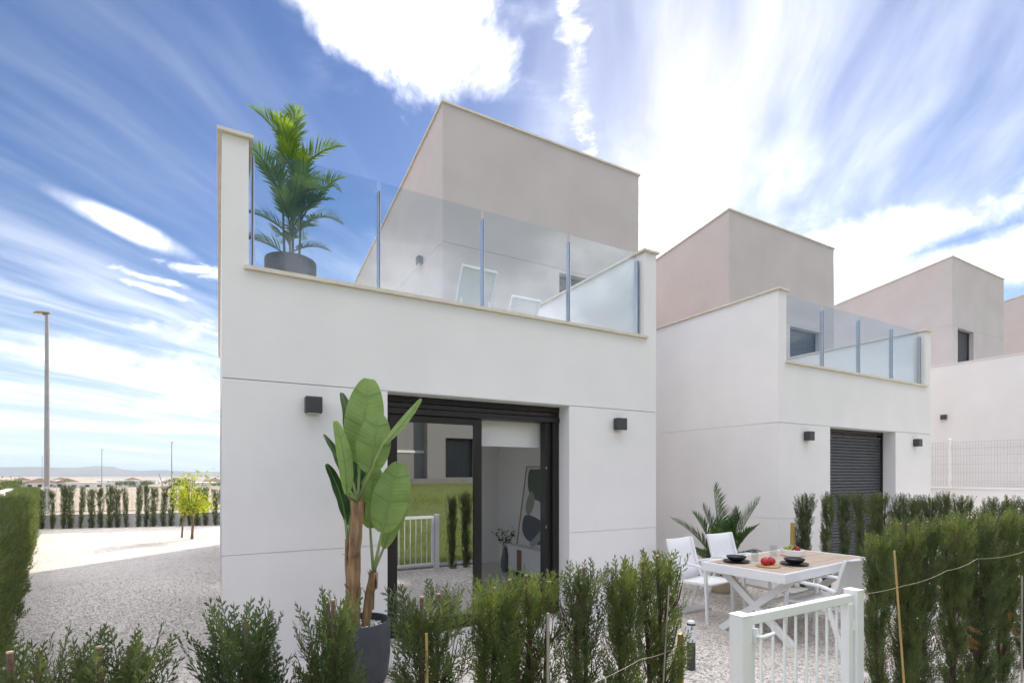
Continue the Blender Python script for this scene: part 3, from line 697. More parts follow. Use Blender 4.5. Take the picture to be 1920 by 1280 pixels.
for az, el, ln, dr in ((170, 85, 1.20, .25), (-12, 68, 1.12, .45), (168, 60, .98, .90), (182, 42, .85, .75), (150, 76, .95, .5), (10, 79, .9, .45), (-60, 62, .85, .7), (135, 68, .9, .6), (-35, 34, .95, .9), (240, 62, .8, .8), (300, 66, .75, .7), (75, 60, .9, .7), (20, 75, .85, .5), (-60, 45, .7, .8), (215, 44, .78, .9)):
    fr.append((((random.uniform(-.03, .03), random.uniform(-.03, .03), .28), R(az - 29), R(el), ln), dict(nleaf=44, lw=.030, ll=.27, droop=dr)))
def basket(t):
    MB().lathe([(.14, 0), (.17, .06), (.18, .16), (.165, .26), (.155, .26), (.15, .22), (.001, .22)], n=40).build('basket', 'rug_pot', t, smooth=True)
palm('kentia_palm', 'leafy palm in striped seagrass basket behind the white chairs', (6.30, 5.02, 0), [[(.02 * k - .03, .015 * (k % 2), .2), (.025 * k - .04, .0, .42)] for k in range(4)], fr, basket, 'palm_d')

# ------------------------------------------------------------------ banana plant
def paddle(t, base, tip, width, face, mat, petiole_from, curl=.12, fold=.12):
    base, tip = Vector(base), Vector(tip); ax = tip - base; L_ = ax.length; axn = ax.normalized()
    face = Vector(face); face = (face - axn * face.dot(axn)).normalized(); side = axn.cross(face).normalized()
    nu, nv = 34, 10; m = MB(); ph = random.uniform(0, 6)
    for i in range(nu + 1):
        u = i / nu; w = width / 2 * (max(.03, math.sin(math.pi * (u ** .9 * .975 + .008))) ** .46)
        c = base + ax * u - face * curl * L_ * (u - .5) ** 2 * 2
        for j in range(nv + 1):
            v = j / nv * 2 - 1
            m.v.append(c + side * w * v + face * (fold * w * abs(v) - .012 * math.sin(u * 17 + ph + v * 2) * abs(v) * w / .15 * .5))
    for i in range(nu):
        for j in range(nv): a = i * (nv + 1) + j; m.f.append((a, a + 1, a + nv + 2, a + nv + 1))
    o = m.build('leaf', mat, t, smooth='all')
    uv = o.data.uv_layers.new(name='leaf'); vi = np.zeros(len(o.data.loops), np.int32); o.data.loops.foreach_get('vertex_index', vi)
    uv.data.foreach_set('uv', np.column_stack([vi // (nv + 1) / nu, vi % (nv + 1) / nv]).astype(np.float32).ravel())
    pf = Vector(petiole_from); mid = (pf + base) / 2 + axn * .05
    rb = MB().tube([pf, mid, base, base + ax * .5 - face * 0, base + ax * .93], [.013, .011, .009, .006, .002], 6)
    rb = MB(); k = [base + ax * (i / 8) - face * (curl * L_ * (i / 8 - .5) ** 2 * 2 - .002) for i in range(9)]
    rb.tube([pf, pf.lerp(k[0], .5)] + k, [.013, .012] + [.0095 * (1 - .85 * i / 8) for i in range(9)], 6)
    rb.build('midrib', 'rib', o, smooth='all')
random.seed(3)
BY = 4.30
bt = thing('banana_plant', 'tall artificial banana plant in a round slate pot against white wall', 'banana plant', (1.0, BY, 0))
org = Vector((1.0, BY, 0))
bp = lambda x, y, dy=0: at(x, y, BY + dy) - org
tA, tB = bp(671, 940), bp(700, 1072)
def trunk(path, rad, seed):
    m = MB(); random.seed(seed); n = 14; P = []; Rr = []
    for i in range(n + 1):
        u = i / n; f = u * (len(path) - 1); k = min(int(f), len(path) - 2)
        P.append(Vector(path[k]).lerp(Vector(path[k + 1]), f - k)); Rr.append(rad * (1.0 - .22 * u) * random.uniform(.92, 1.09))
    m.tube(P, Rr, 14)
    return m.build('trunk', 'ban_t', bt, smooth='all')
trunk([bp(660, 1175), bp(663, 1060), tA], .060, 1); trunk([bp(684, 1190), bp(692, 1115), tB], .038, 2)
trunk([bp(656, 1140, .06), bp(653, 1050, .06), bp(652, 1010, .06)], .030, 4)
m = MB()                                  # torn sheaths standing off the trunks
for c, r, n in ((tA, .058, 7), (tB, .037, 6), (bp(664, 1040), .060, 5), (bp(662, 1100), .062, 4), (bp(693, 1110), .038, 3)):
    for k in range(n):
        a = 6.28 * k / n + random.random(); d = Vector((math.cos(a), math.sin(a), 0)); s = Vector((-math.sin(a), math.cos(a), 0)) * r * .5
        b = c + d * r * .8 - Vector((0, 0, .14)); e = c + d * r * random.uniform(1.3, 1.9) + Vector((0, 0, random.uniform(.0, .06)))
        MB().add([b - s, b + s, c + d * r + s * .7, c + d * r - s * .7, e], [(0, 1, 2, 3), (3, 2, 4)]).build('torn_sheath', 'ban_t', bt)
cam_f = (-.25, -1, .12)
for b, tp, w, fc, mt, pf, dy in (
    ((674, 868), (692, 708), .315, (-.25, -1, .1), 'ban', tA, .06), ((692, 886), (710, 774), .27, (-.2, -1, .15), 'ban', tA, -.08),
    ((718, 836), (790, 750), .07, (.72, .35, .6), 'ban', tA, -.12), ((656, 926), (634, 788), .150, (.55, -1, .1), 'ban', tA, -.06),
    ((650, 905), (612, 812), .17, (.9, -.5, .1), 'ban_d', tA, .12), ((662, 880), (648, 735), .22, (.9, -.8, .0), 'ban_d', tA, .2),
    ((652, 970), (617, 868), .15, (.6, -.6, .0), 'ban_d', bp(652, 1015, .06), .12), ((655, 985), (668, 895), .16, (-.2, -1, 0), 'ban_d', bp(652, 1015, .06), .18),
    ((716, 998), (750, 866), .295, (-.25, -1, .15), 'ban', tB, -.05), ((716, 1026), (762, 940), .17, (-.9, -.6, .3), 'ban', tB, .06),
    ((692, 990), (702, 872), .22, (-.6, -1, 0), 'ban', tB, .14), ((676, 930), (660, 790), .16, (.2, -1, 0), 'ban_d', tA, .22)):
    paddle(bt, bp(*b, dy), bp(*tp, dy), w, fc, mt, pf)
round_pot(bt, .245, .50)

# ------------------------------------------------------------------ cypress
def rotm(d, roll):
    d = Vector(d).normalized(); q = d.to_track_quat('Z', 'Y').to_matrix() @ Matrix.Rotation(roll, 3, 'Z')
    return np.array(q)
def spray_template(seed, nside=13, nsub=4, wid=.030):
    rs = random.Random(seed); V = []; F = []
    def blade(p, q, w, nrm):
        t = (q - p).normalized(); s = t.cross(nrm).normalized() * w / 2; o = len(V)
        m_ = p.lerp(q, .45); V.extend([p - s * .5, p + s * .5, m_ + s, m_ - s, q]); F.extend([(o, o + 1, o + 2), (o, o + 2, o + 3), (o + 3, o + 2, o + 4)])
    Y = Vector((0, 1, 0))
    def rn(): return (Y + Vector((rs.uniform(-.8, .8), 0, rs.uniform(-.8, .8)))).normalized()
    pts = [Vector((0, 0, 0))]; d = Vector((0, 0, 1))
    for i in range(6): d = (d + Vector((rs.uniform(-.09, .09), rs.uniform(-.09, .09), 0))).normalized(); pts.append(pts[-1] + d / 6)
    for i in range(6): blade(pts[i], pts[i + 1] + (pts[i + 1] - pts[i]) * .3, .026, rn())
    for k in range(nside):
        t = .06 + .90 * k / nside; f = t * 6; i = min(int(f), 5); p = pts[i].lerp(pts[i + 1], f - i); s = 1 if k % 2 else -1
        a = R(rs.uniform(26, 44)); l = .40 * (1.02 - t * .78) * rs.uniform(.8, 1.15)
        dv = Vector((s * math.sin(a), rs.uniform(-.32, .32), math.cos(a))).normalized(); q = p + dv * l
        blade(p, q, wid, rn())
        for j in range(nsub):
            tt = .25 + .62 * j / nsub; pp = p.lerp(q, tt); s2 = 1 if j % 2 else -1; ll = l * .42 * (1.1 - tt * .6)
            pr = dv.cross(Y).normalized() * s2 * -1
            d2 = (dv + pr * .62 + Vector((0, rs.uniform(-.4, .4), .15))).normalized(); blade(pp, pp + d2 * ll, wid * .92, rn())
    return np.array([tuple(v) for v in V]), np.array(F)
T_HI = [spray_template(i) for i in range(5)]
T_LO = [spray_template(50 + i, 6, 0, .085) for i in range(4)]
def scatter(sprays, templ):
    Vs, Fs, o = [], [], 0
    for i, (p, d, roll, s) in enumerate(sprays):
        V, F = templ[i % len(templ)]; W = (V * s) @ rotm(d, roll).T + np.array(p); Vs.append(W); Fs.append(F + o); o += len(V)
    return np.concatenate(Vs), np.concatenate(Fs)
def cypress(seed, h, w, n, templ, mat, stems=1, top=.0, size=(.10, .17), brown=False, lean=0, taper=.0):
    rs = random.Random(seed); t = bpy.data.objects.new('cypress_shrub', None); COL.objects.link(t); t.empty_display_size = .1
    cut = []; paths = []
    for k in range(stems):
        m = MB()
        x = (k - (stems - 1) / 2) * w * .34 + rs.uniform(-.01, .01); y = rs.uniform(-.02, .02)
        P = [Vector((x * .4, y, -.02))] + [Vector((x * (.4 + .6 * q) + rs.uniform(-.012, .012) + lean * q, y + rs.uniform(-.012, .012), h * q * rs.uniform(.97, 1))) for q in (.25, .5, .75, .985)]
        m.tube(P, [.013, .011, .0095, .008, .0068], 7); paths.append(P); cut.append(P[-1])
        for j in range(26):           # side branches
            q = rs.uniform(.04, .80); f = q * 4; i = min(int(f), 3); p = P[i].lerp(P[i + 1], f - i); a = rs.uniform(0, 6.28); l = min(w * rs.uniform(.3, .55), (h * .93 - p.z) / 1.9)
            m.tube([p, p + Vector((math.cos(a) * l * .6, math.sin(a) * l * .6, l * .9)), p + Vector((math.cos(a) * l * .8, math.sin(a) * l * .8, l * 1.9))], [.004, .0026, .0012], 4, False)
        tr = m.build('trunk', 'bark', t, smooth='all')
        MB().lathe([(.0070, 0), (.0070, .005)], tuple(P[-1]), 8).build('cut_end', 'cut', tr)
    sp = []
    ph = [rs.uniform(0, 6.28) for _ in range(4)]
    for i in range(n):
        z = h * (rs.random() ** .9) * .97; q = z / h; P = paths[i % stems]; f = min(q * 4, 3.999); k = int(f); c = P[k].lerp(P[k + 1], f - k)
        a = rs.uniform(0, 6.28)
        rw = w / 2 * (.66 + .42 * min(1, q * 1.25) - taper * q) * (.82 + .22 * math.sin(q * 9 + ph[0] + 2 * math.sin(a + ph[1])) + .14 * math.sin(q * 23 + ph[2] + 3 * a))
        rr = rw * math.sqrt(rs.uniform(.02, 1)); s = rs.uniform(*size)
        out = rr / (w / 2)
        p = c + Vector((math.cos(a) * rr * .72, math.sin(a) * rr * .72, -s * .35))
        if p.z + s > h * (1 + .035 * math.sin(a * 2 + ph[3])): s = max(.04, h * 1.01 - p.z) * .98
        d = (math.cos(a) * (.12 + .30 * out) + rs.uniform(-.16, .16), math.sin(a) * (.12 + .30 * out) + rs.uniform(-.16, .16), 1)
        sp.append((tuple(p), d, rs.uniform(0, 6.28), s))
    V, F = scatter(sp, templ); np_mesh('foliage', V, F, mat, t)
    if brown:
        sp = [((w * .2 * math.cos(a), w * .35 * math.sin(a), h * z), (math.cos(a), math.sin(a), -.3), a, .12) for a, z in ((4.2, .42), (4.6, .33), (4.4, .36))]
        for q_ in sp: V, F = scatter([q_], templ); np_mesh('dead_spray', V, F, 'brown_leaf', t)
    return t
GL = 'front hedge of clipped young cypresses'
protos = [cypress(1, 1.32, .25, 430, T_HI, 'cyp2', 1, size=(.11, .19)), cypress(2, 1.33, .23, 470, T_HI, 'cyp', 2, size=(.11, .18)), cypress(3, 1.34, .21, 420, T_HI, 'cyp', 2),
          cypress(4, 1.34, .20, 420, T_HI, 'cyp3', 1), cypress(5, 1.36, .21, 440, T_HI, 'cyp3', 3), cypress(6, 1.42, .27, 460, T_HI, 'cyp3', 2, brown=True), cypress(8, 1.36, .20, 330, T_HI, 'cyp', 2)]
used = set()
def plant(k, x, y, rz, sz, label, group, name='cypress_shrub', sxy=1):
    o = protos[k] if k not in used else copy_tree(protos[k]); used.add(k)
    o.location = (x, y, 0); o.rotation_euler = (0, 0, rz); o.scale = (sxy, sxy, sz); tag(o, label, 'shrub', group); return o
HY = 1.73
row = [(1.74, 4, .985, 1.05), (1.50, 3, .985, .85), (1.29, 6, .97, 1.0), (1.06, 4, .965, 1.0), (.87, 3, .98, .9), (.63, 2, .97, 1.0), (.305, 1, .985, .85), (.09, 0, .985, .95), (-.235, 2, .945, .98), (-.425, 1, .955, 1.0)]
for i, (x, k, sz, sw) in enumerate(row):
    plant(k, x, HY + random.uniform(-.02, .02), 1.9 * i, sz, f'clipped young cypress, {ordinal(i)} from the gate in the row facing the open door', GL, sxy=sw)
row = [(3.64, 3, .985, .85), (3.93, 5, .985, .80), (4.27, 2, 1.04, 1.05), (4.62, 5, .995, .85), (5.06, 1, 1.06, 1.15), (5.52, 5, 1.0, .9), (6.10, 2, 1.06, 1.2), (6.75, 5, 1.0, .9)]
for i, (x, k, sz, sw) in enumerate(row):
    plant(k, x, HY + random.uniform(-.03, .03), 2.3 * i + .5, sz, f'dense cypress, {ordinal(i)} from the gate in the row away from the open door', GL, sxy=sw)
ys = (4.56, 4.28, 4.02, 3.82, 3.58, 3.32, 3.17, 3.02, 2.86, 2.70, 2.42, 2.28, 2.14)
for i, y in enumerate(ys):
    plant((1, 3, 2, 6, 4)[i % 5], 7.55 + random.uniform(-.03, .03), y, 1.3 * i, 1.065 + .012 * (i % 3), f'dark cypress, {ordinal(i)} from the shuttered house corner in the dividing row', 'cypress row dividing the two plots', sxy=(1.0, .8, .75, .8, 1.0)[i % 5])
# left boundary hedge, grown together into one mass
hd = thing('cypress_hedge', 'thick clipped cypress hedge along the gravel side yard', 'hedge', (0, 0, 0))
rs = random.Random(4); sp = []
for i in range(6500):
    y = 3.0 + 18.4 * rs.random() ** 1.25; e = rs.random(); x0 = HEDGE(y)
    if e < .62: x = x0 - abs(rs.gauss(0, .06)) ; z = rs.uniform(.0, 1.36)
    else: x = x0 - rs.uniform(0, .42); z = rs.uniform(1.18, 1.36)
    x += .05 * math.sin(y * 7) + .03 * math.sin(y * 17 + z * 5)
    sp.append(((x, y, z - .08), (rs.uniform(-.1, .75), rs.uniform(-.45, .3), 1), rs.uniform(0, 6.28), min(rs.uniform(.12, .22), max(.05, 1.42 - z))))
V, F = scatter(sp[:3200], T_HI); V2, F2 = scatter(sp[3200:], T_LO)
np_mesh('foliage', np.concatenate([V, V2]), np.concatenate([F, F2 + len(V)]), 'cyp3', hd)
m = MB()
for i in range(46):
    y = 3.2 + i * .4; m.tube([(HEDGE(y) - .2, y, -.02), (HEDGE(y) - .2 + rs.uniform(-.03, .03), y, 1.28)], .014, 6)
m.build('trunks', 'bark', hd)
V, F = scatter([((HEDGE(y) - .22 + rs.uniform(-.12, .1), y, z), (rs.uniform(-.3, .3), rs.uniform(-.3, .3), 1), rs.uniform(0, 6), .26) for y in np.arange(3.0, 21.4, .05) for z in (.02, .3, .6, .9, 1.08)], T_LO)
np_mesh('inner_foliage', V, F, 'cyp2', hd)
lw = MB(); a, b = Vector((HEDGE(2) - .62, 2, 0)), Vector((HEDGE(21.6) - .62, 21.6, 0))
lw.bar(a + Vector((0, 0, .62)), b + Vector((0, 0, .62)), .16, 1.28).build('boundary_wall', 'white')
tag(bpy.data.objects['boundary_wall'], 'white boundary wall running behind the thick clipped hedge', 'wall')

# stakes, twine
def stake(label, p, q, r, mat, cat='stake'):
    t = MB().tube([p, Vector(p).lerp(Vector(q), .5) + Vector((.004, .003, 0)), q], [r * .75, r * .7, r * .62], 8).build('plant_stake', mat, smooth=True); tag(t, label, cat, 'stakes in the hedges'); return t
stake('grey wooden stake in the cypress in front of banana pot', (.335, HY - .12, 0), (.325, HY - .12, 1.02), .009, 'grey_stake')
stake('yellow bamboo stake before the cypress below the door frame', (.60, HY - .11, 0), (.595, HY - .10, 1.16), .008, 'bamboo')
stake('thick grey stake between two cypresses facing the open door', (1.05, HY - .13, 0), (1.06, HY - .12, 1.17), .009, 'grey_stake')
stake('thin pale cane leaning in the cypress nearest the bollard', (1.60, HY - .10, 0), (1.70, HY - .10, 1.20), .005, 'grey_stake')
stake('grey stake low in the dark cypress below white wall', (.08, HY - .14, 0), (.075, HY - .13, .98), .011, 'grey_stake')
stake('long bamboo cane bowed beside the white gate post', (3.66, HY - .16, 0), (3.57, HY - .12, 1.22), .0095, 'bamboo')
stake('silvery stake leaning among the far cypresses past the gate', (5.28, HY - .2, 0), (5.42, HY - .16, .9), .009, 'grey_stake')
stake('round timber post standing beside the bollard light', (1.90, HY + .02, 0), (1.90, HY + .02, .93), .022, 'timber', 'post')
stake('round timber post at the end of the dividing cypress row', (7.32, 4.62, 0), (7.32, 4.62, .98), .045, 'timber', 'post')
def twine(label, pts):
    P = []
    for i in range(len(pts) - 1):
        a, b = Vector(pts[i]), Vector(pts[i + 1])
        for j in range(8): u = j / 8; P.append(a.lerp(b, u) + Vector((0, 0, -.03 * u * (1 - u) * 4 * (b - a).length)))
    P.append(Vector(pts[-1])); tag(MB().tube(P, .0011, 5).build('twine', 'twine'), label, 'twine')
twine('pale twine strung along the cypresses up to the timber post', [(.70, HY - .14, .78), (1.08, HY - .145, .87), (1.5, HY - .14, .93), (1.90, HY - .01, .90)])
twine('pale twine strung from the gate post into the dense cypresses', [(3.36, HY - .02, .96), (3.62, HY - .15, 1.01), (4.05, HY - .2, 1.07), (4.5, HY - .2, 1.11), (5.9, HY - .2, 1.16)])

# ------------------------------------------------------------------ gate, bollard
gt = thing('garden_gate', 'white metal garden gate of upright bars beside the bollard light', 'gate', (2.27, HY, 0))
def gp(nm, *d, par=gt, bev=.004): return MB().box(*d).build(nm, 'white_metal', par, bevel=bev)
gp('post', 0, .075, -.04, .04, 0, .97); gp('post', 1.045, 1.12, -.04, .04, 0, .985)
gp('post_cap', -.003, .078, -.043, .043, .97, .976); gp('post_cap', 1.042, 1.123, -.043, .043, .985, .991)
lf = gp('gate_leaf', .085, 1.035, -.02, .02, .915, .965)
gp('bottom_rail', .125, .985, -.02, .02, .10, .14, par=lf); gp('stile', .085, .125, -.02, .02, .10, .915, par=lf); gp('stile', .985, 1.035, -.025, .025, .10, .915, par=lf)
for i in range(8):
    x = .125 + (i + .75) * .86 / 8.6; MB().tube([(x, 0, .14), (x, 0, .915)], .0075, 10).build('bar', 'white_metal', lf, smooth=True)
for z in (.3, .75): MB().tube([(1.04, -.02, z), (1.04, -.02, z + .06)], .008, 8).build('hinge', 'white_metal', lf)
hn = MB().box(.095, .12, -.045, -.02, .83, .90); hn.tube([(.107, -.045, .862), (.107, -.06, .862), (.13, -.065, .862), (.215, -.062, .866)], [.009, .010, .011, .010], 10)
hn.build('handle', 'white_metal', lf, smooth=True)
bo = thing('bollard_light', 'short bollard light with frosted tube and anthracite base on gravel', 'light', (3.56, 3.16, 0))
MB().lathe([(.036, 0), (.036, .235), (.034, .24)], n=28).build('base', 'lamp', bo, smooth=True)
MB().lathe([(.034, .24), (.034, .385)], n=28).build('diffuser', 'frost', bo, smooth=True)
MB().lathe([(.0365, .385), (.0365, .40), (.034, .402)], n=28).build('collar', 'lamp', bo, smooth=True)
MB().lathe([(.033, .402), (.031, .418), (.02, .424)], n=28).build('cap', 'white_metal', bo, smooth=True)

# ------------------------------------------------------------------ dining set
TR = R(5.5)
tb = thing('dining_table', 'white outdoor table with crossed legs and plank top', 'table', (5.46, 3.51, 0), TR)
lx, ly = .91, .45
f = MB().box(-lx, lx, -ly, -ly + .035, .66, .75).box(-lx, lx, ly - .035, ly, .66, .75).box(-lx, -lx + .035, -ly + .035, ly - .035, .66, .75).box(lx - .035, lx, -ly + .035, ly - .035, .66, .75)
f.build('frame', 'white_metal', tb, bevel=.004)
pw = (2 * ly - .07) / 6
for i in range(6):
    y0 = -ly + .035 + i * pw; MB().box(-lx + .035, lx - .035, y0 + .0015, y0 + pw - .0015, .725, .748 + .001 * (i % 2)).build('plank', 'plank', tb, bevel=.002)
for x in (-lx + .28, lx - .28):
    MB().bar((x - .0, -ly + .06, 0), (x, ly - .06, .66), .07, .05, (1, 0, 0)).build('leg', 'white_metal', tb, bevel=.004)
    MB().bar((x - .002, ly - .06, 0), (x - .002, -ly + .06, .66), .068, .048, (1, 0, 0)).build('leg', 'white_metal', tb, bevel=.004)
MB().bar((-lx + .32, 0, .33), (lx - .32, 0, .33), .05, .035).build('stretcher', 'white_metal', tb, bevel=.003)
TW = lambda x, y, z: (Matrix.Rotation(TR, 3, 'Z') @ Vector((x, y, 0))) + Vector((5.46, 3.51, z))
def chair(label, x, y, rz):          # faces local +Y
    t = thing('patio_chair', label, 'chair', (x, y, 0), rz, 'white patio chairs')
    w = .27
    for s in (-1, 1):
        MB().bar((s * w, .25, 0), (s * w, .22, .62), .03, .04, (1, 0, 0)).build('leg', 'white_metal', t, bevel=.006)
        MB().bar((s * w, -.32, 0), (s * w, -.17, .44), .03, .045, (1, 0, 0)).build('leg', 'white_metal', t, bevel=.006)
        a = MB()
        P = [Vector((s * w, .235, .615)), Vector((s * w, .10, .64)), Vector((s * w, -.10, .635)), Vector((s * w, -.24, .60))]
        for i in range(3): a.bar(P[i], P[i + 1], .045, .026)
        a.build('armrest', 'white_metal', t, bevel=.006)
        b = MB(); Q = [Vector((s * (w - .02), -.16, .42)), Vector((s * (w - .02), -.23, .62)), Vector((s * (w - .02), -.31, .90))]
        for i in range(2): b.bar(Q[i], Q[i + 1], .03, .03)
        b.build('back_stile', 'white_metal', t, bevel=.005)
        MB().bar((s * (w - .025), -.18, .425), (s * (w - .025), .24, .435), .025, .03).build('seat_rail', 'white_metal', t, bevel=.004)
    def sheet_(name, prof, hw):
        m = MB(); n = len(prof)
        for k, (yy, zz) in enumerate(prof):
            for q in range(7): u = q / 6 * 2 - 1; m.v.append((u * hw, yy - .012 * (1 - u * u), zz - .010 * (1 - u * u)))
        for k in range(n - 1):
            for q in range(6): i = k * 7 + q; m.f.append((i, i + 1, i + 8, i + 7))
        o = m.build(name, 'sling', t, smooth='all'); sm = o.modifiers.new('thickness', 'SOLIDIFY'); sm.thickness = .012; return o
    sheet_('seat', [(.26, .425), (.245, .443), (.12, .44), (-.04, .432), (-.17, .425)], w - .03)
    sheet_('backrest', [(-.165, .44), (-.20, .54), (-.235, .64), (-.27, .77), (-.305, .895), (-.32, .905)], w - .02)
    return t
chair('white sling chair tucked at the table next to the house corner', 5.02, 4.30, R(180 + 8))
chair('white sling chair in front of the seagrass basket palm', 5.86, 4.40, R(180 + 3))
chair('white sling armchair on the gate side of the table', 5.20, 2.95, R(2))
def setting(label, x, y, n):
    q = TW(x, y, .7495)
    p = thing('dinner_plate', 'black stoneware plate ' + label, 'plate', q, 0, 'black plates on the table')
    MB().lathe([(.07, 0), (.10, .006), (.135, .016), (.137, .019), (.10, .011), (.001, .009)], n=40).build('plate_body', 'black_ware', p, smooth=True)
    b = thing('soup_bowl', 'black stoneware bowl on the plate ' + label, 'bowl', q + Vector((0, 0, .012)), 0, 'black bowls on the table')
    MB().lathe([(.045, 0), (.07, .012), (.095, .038), (.102, .052), (.099, .053), (.09, .038), (.06, .016), (.001, .012)], n=40).build('bowl_body', 'black_ware', b, smooth=True)
    c = TW(x - .19, y, .7495)
    f = thing('fork', 'dark steel fork beside the black plate ' + label, 'fork', c, TR + R(90 if n else 100), 'forks on the table')
    MB().bar((-.09, 0, .004), (.05, 0, .004), .008, .003).bar((.05, 0, .004), (.07, 0, .006), .02, .003).build('handle', 'steel', f)
    for k in range(3): MB().bar((.07, -.008 + .008 * k, .006), (.11, -.008 + .008 * k, .006), .003, .002).build('tine', 'steel', f)
setting('before the chair by the house corner', -.62, .22, 0)
setting('before the gate side armchair', -.28, -.22, 1)
q = TW(-.60, -.12, .7495)
bd = thing('serving_board', 'round wooden board holding the red apples', 'board', q, R(20))
MB().lathe([(.10, 0), (.115, .004), (.115, .010), (.108, .014), (.001, .014)], n=32).build('board_body', 'board', bd, smooth=True)
MB().bar((.10, 0, .007), (.155, 0, .007), .03, .012).build('grip', 'board', bd, bevel=.004)
def apple(label, c, r, mat='red'):
    t = thing('apple', label, 'apple', c, random.uniform(0, 6), 'red apples on the board')
    pr = [(.02 + .0, .0)] + [(r * math.sin(a) * (1 + .08 * math.cos(a)), r * .92 - r * .92 * math.cos(a)) for a in np.linspace(.35, math.pi - .25, 12)] + [(.006, r * 1.68)]
    MB().lathe(pr, n=22).build('flesh', mat, t, smooth='all'); MB().tube([(0, 0, r * 1.6), (.004, 0, r * 2.0)], .0018, 5).build('stalk', 'bark', t)
apple('glossy red apple lying on the wooden board next to another', q + Vector((-.035, .01, .013)), .044); apple('glossy red apple lying on the wooden board next to another', q + Vector((.045, .0, .013)), .043)
for k, (x, y, lb) in enumerate(((-.38, .15, 'clear tumbler behind the wooden apple board'), (.05, .18, 'clear tumbler near the table middle beside the fruit dish'), (-.02, -.02, 'clear tumbler beside the gate side plate'))):
    if k == 2: continue
    g_ = thing('tumbler', lb, 'glass', TW(x, y, .7495))
    MB().lathe([(.030, 0), (.037, .005), (.040, .13), (.038, .13), (.035, .01), (.001, .008)], n=28).build('glass_body', 'tumbler', g_, smooth=True)
q = TW(.32, .10, .7495)
fb = thing('fruit_dish', 'white ribbed dish heaped with grapes and berries', 'dish', q)
MB().lathe([(.10, 0), (.118, .008), (.125, .07), (.12, .074), (.108, .02), (.001, .016)], n=40).build('dish_body', 'bowl', fb, smooth=True)
random.seed(9)
for k in range(46):
    a = random.uniform(0, 6.28); r_ = .095 * math.sqrt(random.random()); z = .05 + .045 * (1 - (r_ / .1) ** 2) * random.uniform(.5, 1.2)
    mt = 'grape' if math.cos(a - 2.6) > .35 else ('dark_red' if math.cos(a - 2.6) > -.3 else 'red'); rad = {'grape': .012, 'dark_red': .015, 'red': .018}[mt]
    nm = {'grape': 'grape', 'dark_red': 'plum', 'red': 'strawberry'}[mt]
    pr = [(max(.0008, rad * math.sin(t_)), -rad * math.cos(t_)) for t_ in np.linspace(.05, math.pi - .05, 8)]
    MB().lathe(pr, (r_ * math.cos(a), r_ * math.sin(a), z + rad * .4 + (.02 if mt == 'grape' else 0)), 10).build(nm, mt, fb, smooth='all')

# ------------------------------------------------------------------ mesh fence on its retaining wall
rw = box('retaining_wall', 'white', None, 15.10, 15.30, 1.5, 12.0, -.02, 1.36); tag(rw, 'white retaining wall carrying the wire mesh fence', 'wall')
MB().box(15.07, 15.33, 1.5, 12, 1.361, 1.385).build('wall_coping', 'white', rw)
fn = thing('mesh_fence', 'white wire mesh fence on top of the retaining wall', 'fence', (15.2, 0, 1.385))
for y in (3.2, 5.68, 8.16, 10.6):
    p = MB().tube([(0, y, 0), (0, y, 1.13)], .032, 12).build('post', 'white_metal', fn, smooth=True)
    MB().lathe([(.034, 1.13), (.036, 1.145), (.02, 1.16)], (0, y, 0), 12).build('post_cap', 'white_metal', p, smooth=True)
    for z in (.12, .98): MB().lathe([(.044, z), (.044, z + .05)], (0, y, 0), 12).build('clamp', 'white_metal', p)
for y0, y1 in ((1.6, 3.17), (3.23, 5.65), (5.71, 8.13), (8.19, 10.57)):
    m = MB()
    for k in range(int((y1 - y0) / .055)):
        y = y0 + .03 + k * .055
        pts = [(-.03, y, .04), (-.03, y, .10), (-.055, y, .125), (-.03, y, .15), (-.03, y, .92), (-.055, y, .95), (-.03, y, .98), (-.03, y, 1.08)]
        m.tube(pts, .0045, 4)
    for z in (.05, .10, .15, .35, .55, .75, .92, .98, 1.06): m.tube([(-.036, y0, z), (-.036, y1, z)], .0045, 4)
    tag(m.build('wire_mesh', 'wire', fn), kind='stuff')

# ------------------------------------------------------------------ rear boundary, small tree, street lamps
bw0, bw1 = Vector((HEDGE(21.6) - .3, 21.68, 0)), Vector((6.0, 18.6, 0))
low = MB().bar(bw0 + Vector((0, 0, .2)), bw1 + Vector((0, 0, .2)), .16, .46).build('low_wall', 'white'); tag(low, 'low rendered wall behind the far cypress columns', 'wall')
pf = thing('picket_fence', 'slim white picket fence on top of the low far wall', 'fence', (0, 0, 0))
dv = (bw1 - bw0); n = int(dv.length / .13); me0 = None
r1 = MB()
for z in (.52, 1.28): r1.bar(bw0 + Vector((0, 0, z)), bw1 + Vector((0, 0, z)), .02, .03)
r1.build('rail', 'white_metal', pf)
for i in range(n):
    p = bw0 + dv * ((i + .5) / n)
    if me0 is None: o = MB().tube([(0, 0, .43), (0, 0, 1.34)], .007, 6).build('picket', 'white_metal', pf); me0 = o.data
    else: o = bpy.data.objects.new('picket', me0); COL.objects.link(o); o.parent = pf
    o.location = (p.x, p.y, 0)
far_p = [cypress(60 + i, 1.36, .25, 430, T_LO, ('cyp', 'cyp2', 'cyp2')[i % 3], 1, size=(.10, .17)) for i in range(5)]
random.seed(31); fu = set()
n = 23
